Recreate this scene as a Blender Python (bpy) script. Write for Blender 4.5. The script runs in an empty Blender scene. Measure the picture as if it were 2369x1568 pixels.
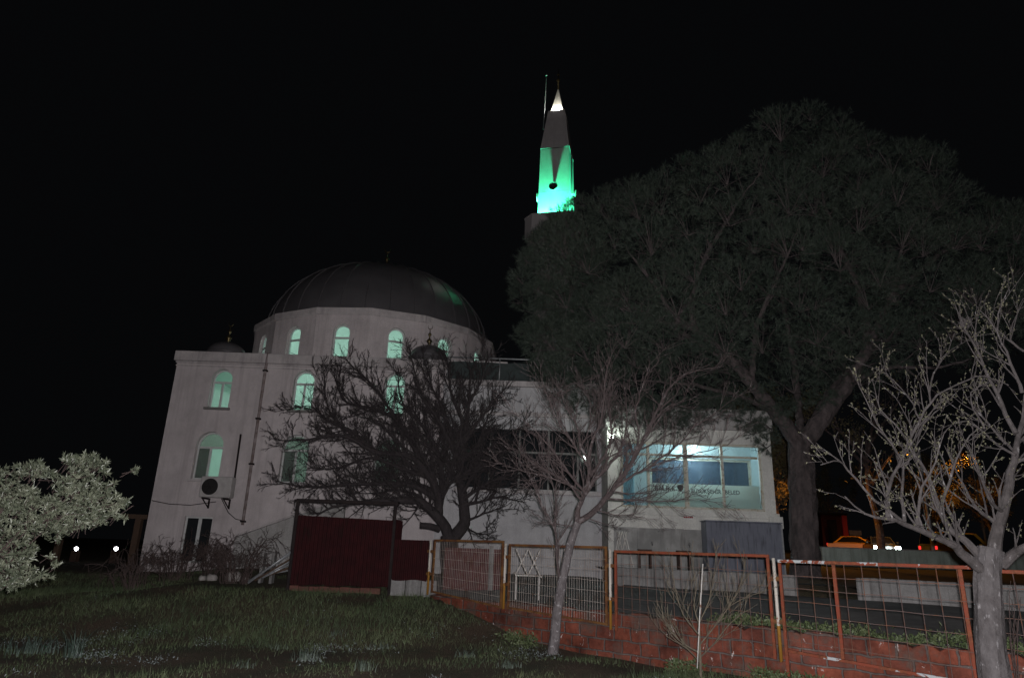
import bpy, math, random
import numpy as np
from mathutils import Vector, Matrix
from mathutils.geometry import tessellate_polygon

sc = bpy.context.scene
COL = sc.collection
rnd = random.Random(7)
NR = np.random.default_rng(11)
PI = math.pi

# ------------------------------------------------------------------ camera
F_PX = 1560.0
PITCH = math.radians(17.5)
ROLL = math.radians(2.0)
CAMZ = 1.6
_cp, _sp, _cr, _sr = math.cos(PITCH), math.sin(PITCH), math.cos(ROLL), math.sin(ROLL)
FW = Vector((0, _cp, _sp))
RT = Vector((_cr, -_sp * _sr, _cp * _sr))
UP = Vector((-_sr, -_sp * _cr, _cp * _cr))


def P(px, py, Y):
    """point at distance Y seen at (px, py) of the photograph (2369 x 1568)"""
    d = FW + RT * ((px - 1184.5) / F_PX) + UP * ((784 - py) / F_PX)
    t = Y / d.y
    return Vector((d.x * t, Y, CAMZ + d.z * t))


def Pline(px, py, a, b):
    """point on the vertical plane Y = a + b X"""
    d = FW + RT * ((px - 1184.5) / F_PX) + UP * ((784 - py) / F_PX)
    t = a / (d.y - b * d.x)
    return Vector((d.x * t, d.y * t, CAMZ + d.z * t))


cam_d = bpy.data.cameras.new('camera')
cam_d.sensor_width = 36
cam_d.lens = F_PX / 2369 * 36
cam_d.clip_end = 3000
cam = bpy.data.objects.new('camera', cam_d)
COL.objects.link(cam)
m = Matrix.Identity(4)
for i in range(3):
    m[i][0], m[i][1], m[i][2] = RT[i], UP[i], -FW[i]
m[2][3] = CAMZ
cam.matrix_world = m
sc.camera = cam

# ------------------------------------------------------------------ helpers
INV = {}


def tag(o, label=None, cat=None, group=None, kind=None):
    if label: o['label'] = label
    if cat: o['category'] = cat
    if group: o['group'] = group
    if kind: o['kind'] = kind
    return o


def thing(name, label, cat, loc=(0, 0, 0), rz=0.0, group=None):
    o = bpy.data.objects.new(name, None)
    COL.objects.link(o)
    o.empty_display_size = .2
    o.location = loc
    o.rotation_euler = (0, 0, rz)
    INV[o.name] = (Matrix.Translation(Vector(loc)) @ Matrix.Rotation(rz, 4, 'Z')).inverted()
    return tag(o, label, cat, group)


class MB:
    def __init__(s, local=False):
        s.v, s.f, s.mi, s.local = [], [], [], local

    def add(s, vs, fs, mi=0):
        n = len(s.v)
        s.v.extend([tuple(p) for p in vs])
        s.f.extend([tuple(i + n for i in q) for q in fs])
        s.mi.extend([mi] * len(fs))

    def box(s, x0, y0, z0, x1, y1, z1, mi=0, bev=0.0):
        if bev <= 0:
            s.add([(x0, y0, z0), (x1, y0, z0), (x1, y1, z0), (x0, y1, z0), (x0, y0, z1), (x1, y0, z1), (x1, y1, z1), (x0, y1, z1)],
                  [(0, 3, 2, 1), (4, 5, 6, 7), (0, 1, 5, 4), (1, 2, 6, 5), (2, 3, 7, 6), (3, 0, 4, 7)], mi)
        else:
            b = bev
            ring = [(x0 + b, y0), (x1 - b, y0), (x1, y0 + b), (x1, y1 - b), (x1 - b, y1), (x0 + b, y1), (x0, y1 - b), (x0, y0 + b)]
            cx, cy = (x0 + x1) / 2, (y0 + y1) / 2
            def ins(k): return [(x + (k if x < cx else -k) * (1 if abs(x - cx) > 1e-9 else 0), y + (k if y < cy else -k)) for x, y in ring]
            r2 = [(min(max(x, x0 + b), x1 - b), min(max(y, y0 + b), y1 - b)) for x, y in ring]
            vs = [(x, y, z0) for x, y in r2] + [(x, y, z0 + b) for x, y in ring] + [(x, y, z1 - b) for x, y in ring] + [(x, y, z1) for x, y in r2]
            fs = [tuple(range(7, -1, -1)), tuple(range(24, 32))]
            for k in range(3):
                for i in range(8):
                    j = (i + 1) % 8
                    fs.append((k * 8 + i, k * 8 + j, (k + 1) * 8 + j, (k + 1) * 8 + i))
            s.add(vs, fs, mi)

    def bar(s, a, b, w, d=None, mi=0, up=(0, 0, 1)):
        """square bar from a to b"""
        d = d or w
        a, b = Vector(a), Vector(b)
        t = (b - a).normalized()
        u = Vector(up)
        if abs(t.dot(u)) > .95: u = Vector((0, 1, 0))
        x = t.cross(u).normalized() * (w / 2)
        y = x.cross(t).normalized() * (d / 2)
        vs = [a - x - y, a + x - y, a + x + y, a - x + y, b - x - y, b + x - y, b + x + y, b - x + y]
        s.add(vs, [(0, 3, 2, 1), (4, 5, 6, 7), (0, 1, 5, 4), (1, 2, 6, 5), (2, 3, 7, 6), (3, 0, 4, 7)], mi)

    def tube(s, pts, rad, n=6, mi=0, cap=True, wob=0.0):
        pts = [Vector(p) for p in pts]
        k = len(pts)
        if not hasattr(rad, '__len__'): rad = [rad] * k
        vs, fs = [], []
        u = None
        for i in range(k):
            t = (pts[min(i + 1, k - 1)] - pts[max(i - 1, 0)])
            if t.length < 1e-9: t = Vector((0, 0, 1))
            t.normalize()
            if u is None:
                u = t.orthogonal().normalized()
            else:
                u = (u - t * u.dot(t))
                u = u.normalized() if u.length > 1e-6 else t.orthogonal().normalized()
            w = t.cross(u)
            for j in range(n):
                a = 2 * PI * j / n
                r = rad[i] * (1 + (wob * math.sin(3 * a + i * 1.3) + wob * .7 * math.sin(5 * a - i * .7) if wob else 0))
                vs.append(pts[i] + u * (math.cos(a) * r) + w * (math.sin(a) * r))
        for i in range(k - 1):
            for j in range(n):
                j2 = (j + 1) % n
                fs.append((i * n + j, i * n + j2, (i + 1) * n + j2, (i + 1) * n + j))
        if cap:
            fs.append(tuple(range(n - 1, -1, -1)))
            fs.append(tuple((k - 1) * n + j for j in range(n)))
        s.add(vs, fs, mi)

    def lathe(s, cx, cy, prof, n=24, mi=0, a0=0.0, a1=2 * PI):
        full = abs(a1 - a0 - 2 * PI) < 1e-6
        m_ = n if full else n + 1
        vs = []
        for r, z in prof:
            for j in range(m_):
                a = a0 + (a1 - a0) * j / n
                vs.append((cx + r * math.cos(a), cy + r * math.sin(a), z))
        fs = []
        for i in range(len(prof) - 1):
            for j in range(n):
                j2 = (j + 1) % m_
                fs.append((i * m_ + j, i * m_ + j2, (i + 1) * m_ + j2, (i + 1) * m_ + j))
        s.add(vs, fs, mi)

    def loft(s, rings, mi=0, cap0=True, cap1=True):
        n = len(rings[0])
        vs = [p for r in rings for p in r]
        fs = []
        for i in range(len(rings) - 1):
            for j in range(n):
                j2 = (j + 1) % n
                fs.append((i * n + j, i * n + j2, (i + 1) * n + j2, (i + 1) * n + j))
        if cap0: fs.append(tuple(range(n - 1, -1, -1)))
        if cap1: fs.append(tuple((len(rings) - 1) * n + j for j in range(n)))
        s.add(vs, fs, mi)

    def build(s, name, mats, parent=None, smooth=False, bevel=0.0):
        me = bpy.data.meshes.new(name)
        if not isinstance(mats, (list, tuple)): mats = [mats]
        vs = s.v
        if parent is not None and not s.local:
            im = INV[parent.name]
            vs = [tuple(im @ Vector(p)) for p in vs]
        me.from_pydata(vs, [], s.f)
        for mt in mats: me.materials.append(mt)
        if len(mats) > 1: me.polygons.foreach_set('material_index', s.mi)
        if smooth: me.polygons.foreach_set('use_smooth', [True] * len(me.polygons))
        me.validate(); me.update()
        o = bpy.data.objects.new(name, me)
        COL.objects.link(o)
        if parent is not None:
            o.parent = parent
            INV[o.name] = INV[parent.name]
        else:
            INV[o.name] = Matrix.Identity(4)
        if bevel > 0:
            md = o.modifiers.new('edge', 'BEVEL')
            md.width = bevel; md.segments = 2; md.limit_method = 'ANGLE'
        return o


def np_obj(name, V, T, mat, parent=None, mats=None, mi=None):
    """triangles from numpy arrays"""
    V = np.asarray(V, dtype=np.float32).reshape(-1, 3)
    T = np.asarray(T, dtype=np.int32).reshape(-1, 3)
    if parent is not None:
        im = np.array(INV[parent.name], dtype=np.float32)
        V = V @ im[:3, :3].T + im[:3, 3]
    me = bpy.data.meshes.new(name)
    me.vertices.add(len(V)); me.vertices.foreach_set('co', V.ravel())
    me.loops.add(len(T) * 3); me.loops.foreach_set('vertex_index', T.ravel())
    me.polygons.add(len(T)); me.polygons.foreach_set('loop_start', np.arange(0, len(T) * 3, 3, dtype=np.int32))
    for mt in (mats or [mat]): me.materials.append(mt)
    if mi is not None: me.polygons.foreach_set('material_index', np.asarray(mi, dtype=np.int32))
    me.update(); me.validate()
    o = bpy.data.objects.new(name, me)
    COL.objects.link(o)
    if parent is not None:
        o.parent = parent; INV[o.name] = INV[parent.name]
    return o


def arch(cx, z0, z1, w, n=14):
    """outline of a round-headed opening, counter-clockwise"""
    r = w / 2
    pts = [(cx - r, z0), (cx + r, z0)]
    for i in range(n + 1):
        a = PI * i / n
        pts.append((cx + r * math.cos(a), z1 - r + r * math.sin(a)))
    return pts


def rect(x0, z0, x1, z1):
    return [(x0, z0), (x1, z0), (x1, z1), (x0, z1)]


def holed(mb, outer, holes, org, ux, n, thick, mi_f=0, mi_b=1, mi_r=0, edge=True):
    """wall in the plane of ux and Z with openings; n points outward (front)"""
    org, ux, n = Vector(org), Vector(ux), Vector(n)
    def W(p, d=0): return org + ux * p[0] + Vector((0, 0, p[1])) - n * d
    loops = [outer] + holes
    flat = [p for l in loops for p in l]
    tris = tessellate_polygon([[Vector((p[0], p[1], 0)) for p in l] for l in loops])
    fl = len(flat)
    front = [W(p) for p in flat]; back = [W(p, thick) for p in flat]
    mb.add(front, [tuple(t) for t in tris], mi_f)
    mb.add(back, [tuple(reversed(t)) for t in tris], mi_b)
    off = 0
    for li, l in enumerate(loops):
        k = len(l)
        if li > 0 or edge:
            vs = [W(p) for p in l] + [W(p, thick) for p in l]
            mb.add(vs, [(i, (i + 1) % k, k + (i + 1) % k, k + i) for i in range(k)], mi_r)
        off += k


def text_mesh(txt, size, ext=.004):
    cu = bpy.data.curves.new('lettering', 'FONT')
    cu.body = txt; cu.size = size; cu.extrude = ext; cu.align_x = 'LEFT'; cu.offset = .018
    o = bpy.data.objects.new('lettering', cu)
    COL.objects.link(o)
    bpy.context.view_layer.update()
    me = bpy.data.meshes.new_from_object(o.evaluated_get(bpy.context.evaluated_depsgraph_get()))
    bpy.data.objects.remove(o)
    vs = [tuple(v.co) for v in me.vertices]; fs = [tuple(p.vertices) for p in me.polygons]
    bpy.data.meshes.remove(me)
    return vs, fs


# ------------------------------------------------------------------ materials
def nodes(name):
    mt = bpy.data.materials.new(name)
    mt.use_nodes = True
    nt = mt.node_tree
    return mt, nt, nt.nodes['Principled BSDF']


def ramp(nt, fac, stops):
    r = nt.nodes.new('ShaderNodeValToRGB')
    el = r.color_ramp.elements
    while len(el) < len(stops): el.new(.5)
    for e, (p, c) in zip(el, stops):
        e.position = p; e.color = (*c, 1) if len(c) == 3 else c
    nt.links.new(fac, r.inputs[0])
    return r.outputs[0]


def tex_noise(nt, scale, detail=6, rough=.6, stretch=None, dist=0):
    tc = nt.nodes.new('ShaderNodeTexCoord')
    n = nt.nodes.new('ShaderNodeTexNoise')
    n.inputs['Scale'].default_value = scale
    n.inputs['Detail'].default_value = detail
    n.inputs['Roughness'].default_value = rough
    n.inputs['Distortion'].default_value = dist
    if stretch:
        mp = nt.nodes.new('ShaderNodeMapping')
        mp.inputs['Scale'].default_value = stretch
        nt.links.new(tc.outputs['Object'], mp.inputs[0]); nt.links.new(mp.outputs[0], n.inputs['Vector'])
    else:
        nt.links.new(tc.outputs['Object'], n.inputs['Vector'])
    return n.outputs['Fac']


def mix(nt, fac, a, b, mode='MIX'):
    x = nt.nodes.new('ShaderNodeMix'); x.data_type = 'RGBA'; x.blend_type = mode
    if isinstance(fac, float): x.inputs[0].default_value = fac
    else: nt.links.new(fac, x.inputs[0])
    for k, c in ((6, a), (7, b)):
        if isinstance(c, tuple): x.inputs[k].default_value = (*c[:3], 1)
        else: nt.links.new(c, x.inputs[k])
    return x.outputs[2]


def bump(nt, bs, h, strength=.4, dist=.02):
    b = nt.nodes.new('ShaderNodeBump')
    b.inputs['Strength'].default_value = strength; b.inputs['Distance'].default_value = dist
    nt.links.new(h, b.inputs['Height']); nt.links.new(b.outputs[0], bs.inputs['Normal'])


def M(name, c1, c2=None, scale=4, lo=.35, hi=.65, rough=.85, bmp=0.0, bscale=60, bdist=.01, metal=0, spec=.3, stretch=None, c3=None, s3=20, lo3=.55, hi3=.65, stretch3=None):
    mt, nt, bs = nodes(name)
    bs.inputs['Roughness'].default_value = rough
    bs.inputs['Metallic'].default_value = metal
    bs.inputs['Specular IOR Level'].default_value = spec
    if c2:
        col = ramp(nt, tex_noise(nt, scale, stretch=stretch), [(lo, c1), (hi, c2)])
        if c3:
            f = ramp(nt, tex_noise(nt, s3, stretch=stretch3), [(lo3, (0, 0, 0)), (hi3, (1, 1, 1))])
            col = mix(nt, f, col, c3)
        nt.links.new(col, bs.inputs['Base Color'])
    else:
        bs.inputs['Base Color'].default_value = (*c1, 1)
    if bmp: bump(nt, bs, tex_noise(nt, bscale, 5), bmp, bdist)
    return mt


def emit(name, c, s):
    mt, nt, bs = nodes(name)
    bs.inputs['Base Color'].default_value = (.02, .02, .02, 1)
    bs.inputs['Emission Color'].default_value = (*c, 1)
    bs.inputs['Emission Strength'].default_value = s
    return mt


def glass(name, tint=(.9, .95, .95), gl=.06, rough=.03, body=None, bodyfac=0.0):
    mt, nt, bs = nodes(name)
    out = nt.nodes['Material Output']
    tr = nt.nodes.new('ShaderNodeBsdfTransparent'); tr.inputs[0].default_value = (*tint, 1)
    g = nt.nodes.new('ShaderNodeBsdfGlossy'); g.inputs['Roughness'].default_value = rough
    g.inputs[0].default_value = (.8, .8, .8, 1)
    mx = nt.nodes.new('ShaderNodeMixShader'); mx.inputs[0].default_value = gl
    nt.links.new(tr.outputs[0], mx.inputs[1]); nt.links.new(g.outputs[0], mx.inputs[2])
    last = mx
    if body:
        df = nt.nodes.new('ShaderNodeBsdfDiffuse'); df.inputs[0].default_value = (*body, 1)
        m2 = nt.nodes.new('ShaderNodeMixShader'); m2.inputs[0].default_value = bodyfac
        nt.links.new(mx.outputs[0], m2.inputs[1]); nt.links.new(df.outputs[0], m2.inputs[2])
        last = m2
    nt.nodes.remove(bs)
    nt.links.new(last.outputs[0], out.inputs[0])
    return mt


def film(name, c):
    mt, nt, bs = nodes(name)
    out = nt.nodes['Material Output']
    a = nt.nodes.new('ShaderNodeBsdfDiffuse'); a.inputs[0].default_value = (*c, 1)
    b = nt.nodes.new('ShaderNodeBsdfTranslucent'); b.inputs[0].default_value = (*c, 1)
    mx = nt.nodes.new('ShaderNodeMixShader'); mx.inputs[0].default_value = .7
    nt.links.new(a.outputs[0], mx.inputs[1]); nt.links.new(b.outputs[0], mx.inputs[2])
    nt.nodes.remove(bs); nt.links.new(mx.outputs[0], out.inputs[0])
    return mt


def leafmat(name, c1, c2, scale=3, rough=.55, spec=.4, trans=.25):
    mt, nt, bs = nodes(name)
    col = ramp(nt, tex_noise(nt, scale, 4, .7), [(.3, c1), (.7, c2)])
    nt.links.new(col, bs.inputs['Base Color'])
    bs.inputs['Roughness'].default_value = rough
    bs.inputs['Specular IOR Level'].default_value = spec
    return mt


def plaster(name, base, dirt, streak):
    mt, nt, bs = nodes(name)
    bs.inputs['Roughness'].default_value = .92; bs.inputs['Specular IOR Level'].default_value = .15
    c = ramp(nt, tex_noise(nt, .8, 9, .7), [(.34, dirt), (.60, base)])
    bl = ramp(nt, tex_noise(nt, 2.6, 8, .75, (1, 1, .55), .4), [(.30, (.86, .855, .86)), (.52, (1, 1, 1)), (.75, (1.04, 1.035, 1.04))])
    c = mix(nt, 1.0, c, bl, 'MULTIPLY')
    fine = ramp(nt, tex_noise(nt, 55, 3, .7), [(.25, (.72, .72, .72)), (.75, (1.18, 1.18, 1.18))])
    c = mix(nt, 1.0, c, fine, 'MULTIPLY')
    st = ramp(nt, tex_noise(nt, 1.0, 6, .7, (5, 5, .22)), [(.50, (0, 0, 0)), (.70, (.8, .8, .8))])
    c = mix(nt, st, c, streak)
    nt.links.new(c, bs.inputs['Base Color'])
    bump(nt, bs, tex_noise(nt, 45, 6, .7), .35, .012)
    return mt


mat = {}
mat['plaster'] = plaster('mosque_plaster', (.60, .545, .545), (.47, .425, .425), (.37, .33, .33))
mat['plaster_dirty'] = plaster('dirty_plaster_trim', (.54, .50, .495), (.36, .33, .33), (.25, .23, .23))
mat['annex'] = plaster('annex_plaster', (.62, .62, .58), (.50, .50, .47), (.42, .42, .40))
mat['lowwall'] = plaster('grey_render', (.50, .49, .50), (.40, .39, .40), (.33, .32, .33))
mat['concrete'] = plaster('bare_concrete', (.40, .39, .38), (.28, .27, .26), (.2, .19, .18))
mat['mint'] = M('mint_interior_paint', (.60, .74, .67), (.64, .76, .70), 2, rough=.9)
mat['cyan'] = M('pale_interior_paint', (.42, .50, .52), (.46, .54, .56), 2, rough=.9)
mat['upvc'] = M('white_window_frame', (.55, .56, .55), (.48, .49, .48), 8, rough=.5)
mat['alu'] = M('cream_window_frame', (.50, .49, .43), (.40, .38, .32), 6, rough=.5, c3=(.25, .2, .1), s3=14)
mat['glass'] = glass('clear_glass')
mat['screen'] = glass('insect_screen', (.40, .40, .39), .03, .2, (.20, .21, .20), .4)
mat['curtain'] = glass('net_curtained_glass', (.78, .80, .78), .04, .1, (.36, .38, .36), .3)
mat['dark_glass'] = M('unlit_window_glass', (.02, .022, .024), rough=.08, spec=.6)
mat['sill_dark'] = plaster('dark_sill', (.22, .21, .2), (.13, .125, .12), (.08, .08, .075))  # darker plaster for the narrow upper sills
mat['lead'] = M('weathered_lead', (.072, .068, .072), (.095, .09, .095), 1.1, rough=.36, spec=.5, bmp=.06, bscale=8, bdist=.02)
mat['brass'] = M('tarnished_brass', (.14, .11, .055), (.08, .062, .03), 9, rough=.4, metal=.8)
mat['pipe'] = M('rusty_drainpipe', (.30, .26, .255), (.16, .12, .11), 6, rough=.7)
mat['dark_metal'] = M('dark_iron', (.016, .013, .014), (.026, .02, .019), 10, rough=.9, spec=.1)
mat['ac'] = M('off_white_enamel', (.46, .44, .43), (.36, .34, .33), 6, rough=.5)
mat['black'] = M('black_plastic', (.02, .02, .02), rough=.6)
mat['redsheet'] = M('dark_red_sheet_metal', (.034, .0075, .0085), (.022, .006, .007), 5, rough=.85, c3=(.018, .008, .007), spec=.12, s3=9, lo3=.55, hi3=.7, stretch3=(1, 1, .3))
mat['cream_conc'] = plaster('white_washed_block', (.29, .285, .28), (.15, .145, .14), (.07, .066, .063))
mat['marble'] = M('grey_marble', (.30, .30, .29), (.17, .17, .165), 2.2, rough=.5, c3=(.12, .115, .11), s3=1.2, lo3=.5, hi3=.7, stretch3=(3, 3, .6))
mat['chrome'] = M('chrome', (.6, .6, .6), rough=.2, metal=1)
mat['wood_dark'] = M('dark_brown_wood', (.075, .04, .03), (.04, .025, .02), 12, rough=.7)
mat['wood_post'] = M('brown_timber', (.09, .055, .037), (.055, .035, .024), 9, rough=.8, stretch=(4, 4, .5))
mat['bluegrey'] = M('blue_grey_metal', (.155, .165, .20), (.125, .133, .165), 2.5, rough=.5, bmp=.1, bscale=25, c3=(.075, .08, .095), s3=5, lo3=.50, hi3=.66, stretch3=(4, 4, .4))
mat['screen_green'] = M('green_shade_cloth', (.05, .062, .061), (.036, .046, .045), 6, rough=.9)
mat['galv'] = M('galvanised_tube', (.36, .37, .38), (.24, .25, .26), 14, rough=.45, metal=.4)
mat['letters'] = M('grey_black_lettering', (.035, .045, .045), rough=.6)
mat['sign_white'] = M('white_sign', (.55, .53, .52), rough=.5)
mat['sign_red'] = M('red_print', (.3, .03, .03), rough=.5)
mat['film'] = film('frosted_film', (.90, .92, .87))
mat['minaret'] = plaster('minaret_render', (.47, .44, .44), (.40, .37, .37), (.33, .31, .31))
mat['white_paint'] = M('white_tube_paint', (.55, .53, .50), (.42, .40, .37), 20, rough=.5, c3=(.15, .06, .03), s3=9, lo3=.62, hi3=.66)
mat['bark_dark'] = M('dark_bark', (.042, .035, .036), (.024, .020, .021), 14, rough=.95, bmp=.6, bscale=30, bdist=.02, stretch=(1, 1, .4))
mat['bark_mid'] = M('brown_grey_bark', (.105, .082, .08), (.06, .046, .046), 16, rough=.9, bmp=.5, bscale=45, bdist=.012, c3=(.17, .15, .15), s3=9, lo3=.56, hi3=.64)
mat['bark_right'] = M('silvery_plum_bark', (.080, .071, .070), (.043, .038, .037), 13, rough=.85, bmp=.7, bscale=38, bdist=.015, stretch=(1, 1, .55), c3=(.20, .19, .19), s3=16, lo3=.62, hi3=.70, stretch3=(1, 1, .35))
mat['bark_pine'] = M('pine_bark', (.082, .066, .065), (.038, .032, .032), 9, rough=.95, bmp=.9, bscale=14, bdist=.05, stretch=(1, 1, .35))
mat['twig'] = M('shrub_twigs', (.072, .05, .045), (.04, .029, .027), 20, rough=.9)
mat['pine'] = leafmat('pine_needles', (.020, .031, .023), (.040, .051, .038), .9, .6, .3)
mat['leaf_bush'] = leafmat('grey_green_leaf', (.042, .054, .034), (.145, .155, .11), 6, .42, .5)
mat['leaf_far'] = leafmat('far_leaf', (.10, .09, .05), (.17, .14, .07), 2, .7, .2)
mat['bud'] = leafmat('opening_buds', (.105, .11, .055), (.17, .16, .11), 9, .6, .3)
mat['iris'] = leafmat('iris_blade', (.035, .055, .042), (.075, .10, .085), 4, .5, .4)
mat['grass'] = leafmat('grass_blade', (.034, .062, .028), (.105, .125, .06), .8, .6, .3)
mat['flower'] = leafmat('pale_weed', (.08, .10, .095), (.19, .21, .21), 9, .7, .2)
mat['weed'] = leafmat('weed_leaf', (.05, .075, .03), (.10, .12, .055), 5, .55, .35)
mat['asphalt'] = M('old_asphalt', (.12, .12, .122), (.17, .168, .168), 2.2, rough=.95, bmp=.5, bscale=120, bdist=.01, c3=(.09, .09, .092), s3=.9)
mat['soil'] = M('field_soil', (.085, .058, .04), (.045, .045, .026), 1.3, rough=1, bmp=.8, bscale=28, bdist=.05, c3=(.12, .075, .05), s3=2.6, lo3=.58, hi3=.72)
mat['stone'] = M('pale_stone', (.34, .32, .30), (.22, .2, .19), 9, rough=.9, bmp=.4, bscale=20)
mat['taxi'] = M('taxi_yellow', (.65, .33, .02), rough=.35, spec=.5)
mat['carbody'] = M('dark_car_paint', (.05, .055, .06), rough=.3, spec=.5)
mat['carwin'] = M('car_glass', (.012, .012, .014), rough=.1, spec=.6)
mat['tyre'] = M('tyre_rubber', (.015, .015, .015), rough=.9)
mat['rim'] = M('alloy', (.3, .3, .3), rough=.4, metal=.8)
mat['headlight'] = emit('headlight_on', (.85, 1.0, .92), 60)
mat['headlight_l'] = emit('headlight_white', (.95, .95, 1.0), 14)
mat['taillight'] = emit('taillight_on', (1, .03, .03), 1.4)
mat['indicator'] = emit('tail_white', (1, .9, .85), 2.0)
mat['lampwhite'] = emit('lit_lamp', (.9, 1, .93), 60)
mat['tubelamp'] = emit('lit_tube', (.8, .97, 1), 14)
mat['redwall'] = M('red_glow_wall', (.06, .008, .008), (.04, .007, .007), 4, rough=.6)  # red glow on the kiosk wall put into its base colour
mat['greenwall'] = plaster('pale_green_render', (.55, .64, .58), (.34, .40, .35), (.16, .18, .14))


def rustpaint(name, paint, rust1, rust2, amount, white=None, wscale=2.0, wlo=.58):
    mt, nt, bs = nodes(name)
    bs.inputs['Roughness'].default_value = .75; bs.inputs['Specular IOR Level'].default_value = .25
    r = ramp(nt, tex_noise(nt, 18, 5, .7), [(.3, rust1), (.7, rust2)])
    f = ramp(nt, tex_noise(nt, 5, 7, .7), [(amount - .06, (0, 0, 0)), (amount + .06, (1, 1, 1))])
    c = mix(nt, f, paint, r)
    if white:
        w = ramp(nt, tex_noise(nt, wscale, 4, .6, None, .6), [(wlo, (0, 0, 0)), (wlo + .02, (1, 1, 1))])
        c = mix(nt, w, c, white)
    nt.links.new(c, bs.inputs['Base Color'])
    bump(nt, bs, tex_noise(nt, 40, 4), .4, .004)
    return mt


mat['rust_red'] = rustpaint('rusted_red_frame', (.19, .042, .022), (.075, .022, .013), (.23, .075, .032), .5)
mat['rust_red_w'] = rustpaint('flaking_red_frame', (.19, .042, .022), (.075, .022, .013), (.22, .07, .03), .5, (.36, .38, .39), 3.6, .54)
mat['rust_yel'] = rustpaint('rusted_yellow_frame', (.15, .07, .022), (.055, .026, .016), (.12, .045, .02), .5)
mat['wire_pale'] = rustpaint('pale_wire', (.33, .29, .26), (.16, .10, .07), (.22, .15, .1), .55)
mat['wire_dark'] = rustpaint('rusty_wire', (.10, .07, .065), (.09, .045, .03), (.18, .08, .045), .5)


def post_mat():
    mt, nt, bs = nodes('white_over_yellow_post')
    bs.inputs['Roughness'].default_value = .6
    tc = nt.nodes.new('ShaderNodeTexCoord'); sx = nt.nodes.new('ShaderNodeSeparateXYZ')
    nt.links.new(tc.outputs['Object'], sx.inputs[0])
    z = ramp(nt, sx.outputs['Z'], [(.46, (.27, .13, .018)), (.47, (.46, .43, .38))])
    r = ramp(nt, tex_noise(nt, 7, 6, .7), [(.56, (0, 0, 0)), (.6, (1, 1, 1))])
    c = mix(nt, r, z, (.2, .065, .025))
    nt.links.new(c, bs.inputs['Base Color'])
    return mt


mat['post'] = post_mat()


def brick_mat():
    mt, nt, bs = nodes('painted_red_block')
    bs.inputs['Roughness'].default_value = .9; bs.inputs['Specular IOR Level'].default_value = .15
    tc = nt.nodes.new('ShaderNodeTexCoord')
    wob = nt.nodes.new('ShaderNodeTexNoise'); wob.inputs['Scale'].default_value = 3.0; wob.inputs['Detail'].default_value = 5
    nt.links.new(tc.outputs['UV'], wob.inputs['Vector'])
    va = nt.nodes.new('ShaderNodeVectorMath'); va.operation = 'MULTIPLY_ADD'
    va.inputs[1].default_value = (.11, .09, 0)
    nt.links.new(wob.outputs['Color'], va.inputs[0]); nt.links.new(tc.outputs['UV'], va.inputs[2])
    b = nt.nodes.new('ShaderNodeTexBrick')
    b.inputs['Color1'].default_value = (.225, .066, .040, 1); b.inputs['Color2'].default_value = (.15, .050, .036, 1)
    b.inputs['Mortar'].default_value = (.13, .105, .095, 1)
    b.inputs['Scale'].default_value = 1.0; b.inputs['Brick Width'].default_value = .34; b.inputs['Row Height'].default_value = .20
    b.inputs['Mortar Size'].default_value = .017; b.inputs['Mortar Smooth'].default_value = .5; b.inputs['Bias'].default_value = -.1
    nt.links.new(va.outputs[0], b.inputs['Vector'])
    g = ramp(nt, tex_noise(nt, 1.6, 7, .7), [(.36, (.35, .35, .36)), (.64, (1.1, 1.1, 1.1))])
    c = mix(nt, 1.0, b.outputs['Color'], g, 'MULTIPLY')
    d = ramp(nt, tex_noise(nt, 11, 5, .7), [(.3, (.72, .7, .7)), (.7, (1.1, 1.1, 1.1))])
    c = mix(nt, 1.0, c, d, 'MULTIPLY')
    w = ramp(nt, tex_noise(nt, 6, 6, .75, (1, 1, .6), .8), [(.635, (0, 0, 0)), (.66, (1, 1, 1))])
    c = mix(nt, w, c, (.46, .40, .38))
    ms = ramp(nt, tex_noise(nt, 2.3, 5, .7), [(.50, (0, 0, 0)), (.64, (.85, .85, .85))])
    c = mix(nt, ms, c, (.085, .062, .052))
    nt.links.new(c, bs.inputs['Base Color'])
    h = mix(nt, .5, b.outputs['Fac'], tex_noise(nt, 30, 5), 'SUBTRACT')
    bump(nt, bs, h, .8, -.02)
    return mt


mat['brick'] = brick_mat()

# ------------------------------------------------------------------ ground
FA, FB = 13.75, -.9          # fence plane Y = FA + FB X
WA, WB = 19.0, -.70          # low white wall Y = WA + WB X


def sst(a, b, x):
    t = min(1, max(0, (x - a) / (b - a)))
    return t * t * (3 - 2 * t)


def lump(x, y):
    return .035 * math.sin(x * 1.7 + .6 * y) * math.sin(y * 1.3 - x * .4) + .02 * math.sin(3.1 * x + 1.2) * math.sin(2.7 * y)


def h_field(x, y):
    yy = y - .35 * max(0, min(x + 1.7, 12))
    z = .65 * sst(11.6, 15.6, yy) + .3 * sst(16, 21, yy)
    if x < -7: z -= .25 * sst(7, 10, -x) * sst(11, 15, y)
    return z + lump(x, y) * (1 - sst(16, 18, y))


def grid_mesh(xs, ys, zf):
    mb = MB()
    vs = [(x, y, zf(x, y)) for y in ys for x in xs]
    n = len(xs)
    fs = [(j * n + i, j * n + i + 1, (j + 1) * n + i + 1, (j + 1) * n + i) for j in range(len(ys) - 1) for i in range(n - 1)]
    mb.add(vs, fs)
    return mb


def far_drop(x, y):
    z = h_field(x, y)
    if y > FA + FB * x + .2 and x > -1.9: z = min(z, .45)
    return z


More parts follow.
